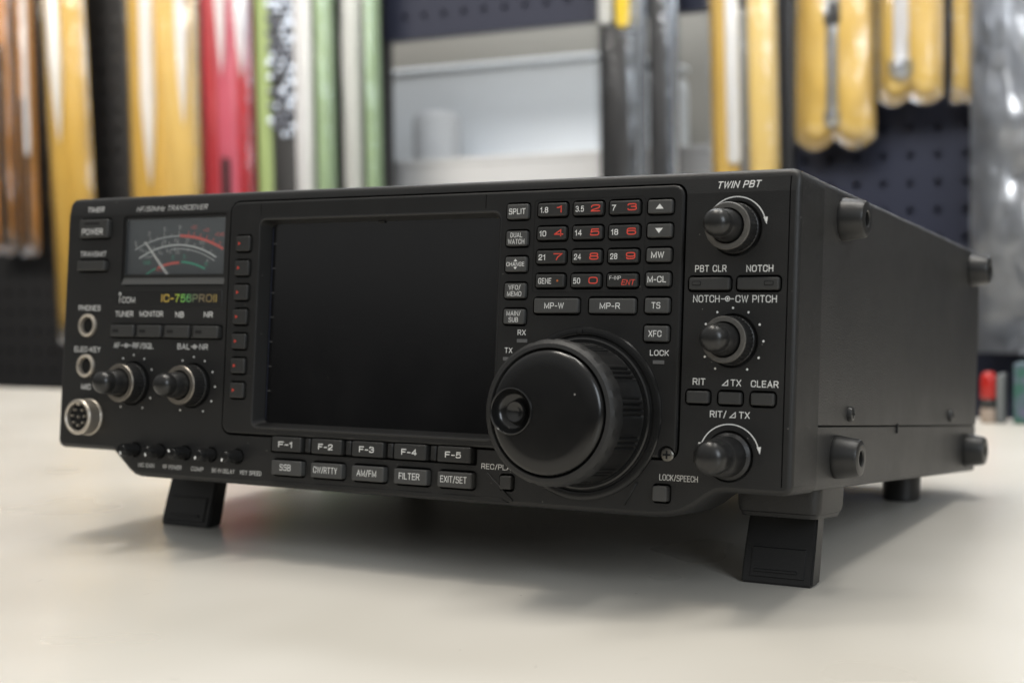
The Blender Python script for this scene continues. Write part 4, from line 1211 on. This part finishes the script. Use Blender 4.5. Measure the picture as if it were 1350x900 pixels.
for y, z in ((50.6, 99.2), (51.2, 12.4), (264.8, 99.8), (264.8, 11.6)):
    f = sidelathe('side_foot', y, z, [(7.9, 339.2), (8.0, 339.9), (7.9, 340.6), (6.9, 347.3), (6.4, 348.3), (5.2, 348.7), (3.2, 348.6), (2.7, 348.2), (2.6, 344.0), (0, 344.0)], M['rubber'], n_=40)
    sidelathe('foot_hole', y, z, [(2.55, 344.6), (0, 344.5)], M['hole'], parent=f, n_=20)

# ---- rear feet and hinged front feet under the case
for x in (30, 312):
    b = lathe(x, 250, [(9.2, 1.2), (9.2, 0), (8.9, -12.7), (8.2, -13.5), (0, -13.5)], 32, axis='z')
    for v in b.verts:
        if v.co.z < -10: v.co.z += 0.107 * (v.co.y - 250)
    part(b, 'rear_foot', M['rubber'], radio)
for x0, x1 in ((22.2, 50.6), (306.4, 333.6)):
    # moulded foot block (rounded, seen under the case corner)
    b = bmesh.new()
    xa, xb = x0 - 1.6, x1 + 3.6
    Pb = rr((xa + xb) / 2, 56.0, xb - xa, 33, 4.5, 5)
    rings = []
    for z, d in ((0.8, 0), (-6.4, 0.3), (-8.4, 0.8), (-8.8, 1.4), (-10.2, 1.8), (-10.4, 3.0)):
        rings.append([b.verts.new((p[0], p[1], z)) for p in inset(Pb, d)])
    for a_, b_ in zip(rings, rings[1:]):
        for i in range(len(a_)):
            j = (i + 1) % len(a_); b.faces.new((a_[i], a_[j], b_[j], b_[i]))
    b.faces.new(rings[0][::-1]); b.faces.new(rings[-1])
    blk = part(b, 'foot_block', M['flange'], radio)
    # leg: slightly bowed blade leaning forwards
    b = bmesh.new(); rows = []
    for z, yf, th_, wx in ((-8.0, 51.5, 8.0, 0.6), (-14, 49.8, 8.4, 0.3), (-22, 47.6, 8.8, 0.1), (-30, 45.6, 9.2, 0), (-35.43, 44.6, 9.3, 0)):
        zt = z - 0.107 * 0
        rows.append([b.verts.new(q) for q in ((x0 + wx, yf, zt), (x1 - wx, yf, zt), (x1 - wx, yf + th_, zt + 0.107 * th_ * (1 if z < -30 else 0)), (x0 + wx, yf + th_, zt + 0.107 * th_ * (1 if z < -30 else 0)))])
    for a_, b_ in zip(rows, rows[1:]):
        for i in range(4):
            j = (i + 1) % 4; b.faces.new((a_[i], a_[j], b_[j], b_[i]))
    b.faces.new(rows[0][::-1]); b.faces.new(rows[-1])
    bmesh.ops.recalc_face_normals(b, faces=b.faces)
    ed = [e for e in b.edges if e.is_manifold and e.calc_face_angle(0) > 0.6]
    bmesh.ops.bevel(b, geom=ed, offset=0.8, segments=2, affect='EDGES')
    lg = part(b, 'front_leg', M['leg'], radio, auto=40)
    # raised pad with a grip ridge on the front of the leg
    def slab(xa, xb, za, zb, h, name):
        b = bmesh.new()
        def yy(z): return 44.55 + (z + 34.6) * 0.24
        vv = [b.verts.new((x, yy(z) - hh, z)) for hh, ins in ((-0.3, 0), (h, 0.35)) for x, z in ((xa + ins, za + ins), (xb - ins, za + ins), (xb - ins, zb - ins), (xa + ins, zb - ins))]
        b.faces.new(vv[4:8])
        for i in range(4):
            j = (i + 1) % 4; b.faces.new((vv[i], vv[j], vv[4 + j], vv[4 + i]))
        part(b, name, M['leg'], lg)
    slab(x0 + 3.4, x1 - 3.0, -32.8, -21.8, 0.7, 'grip_pad')
    slab(x0 + 5.0, x1 - 5.6, -31.0, -29.6, 1.5, 'grip_ridge')
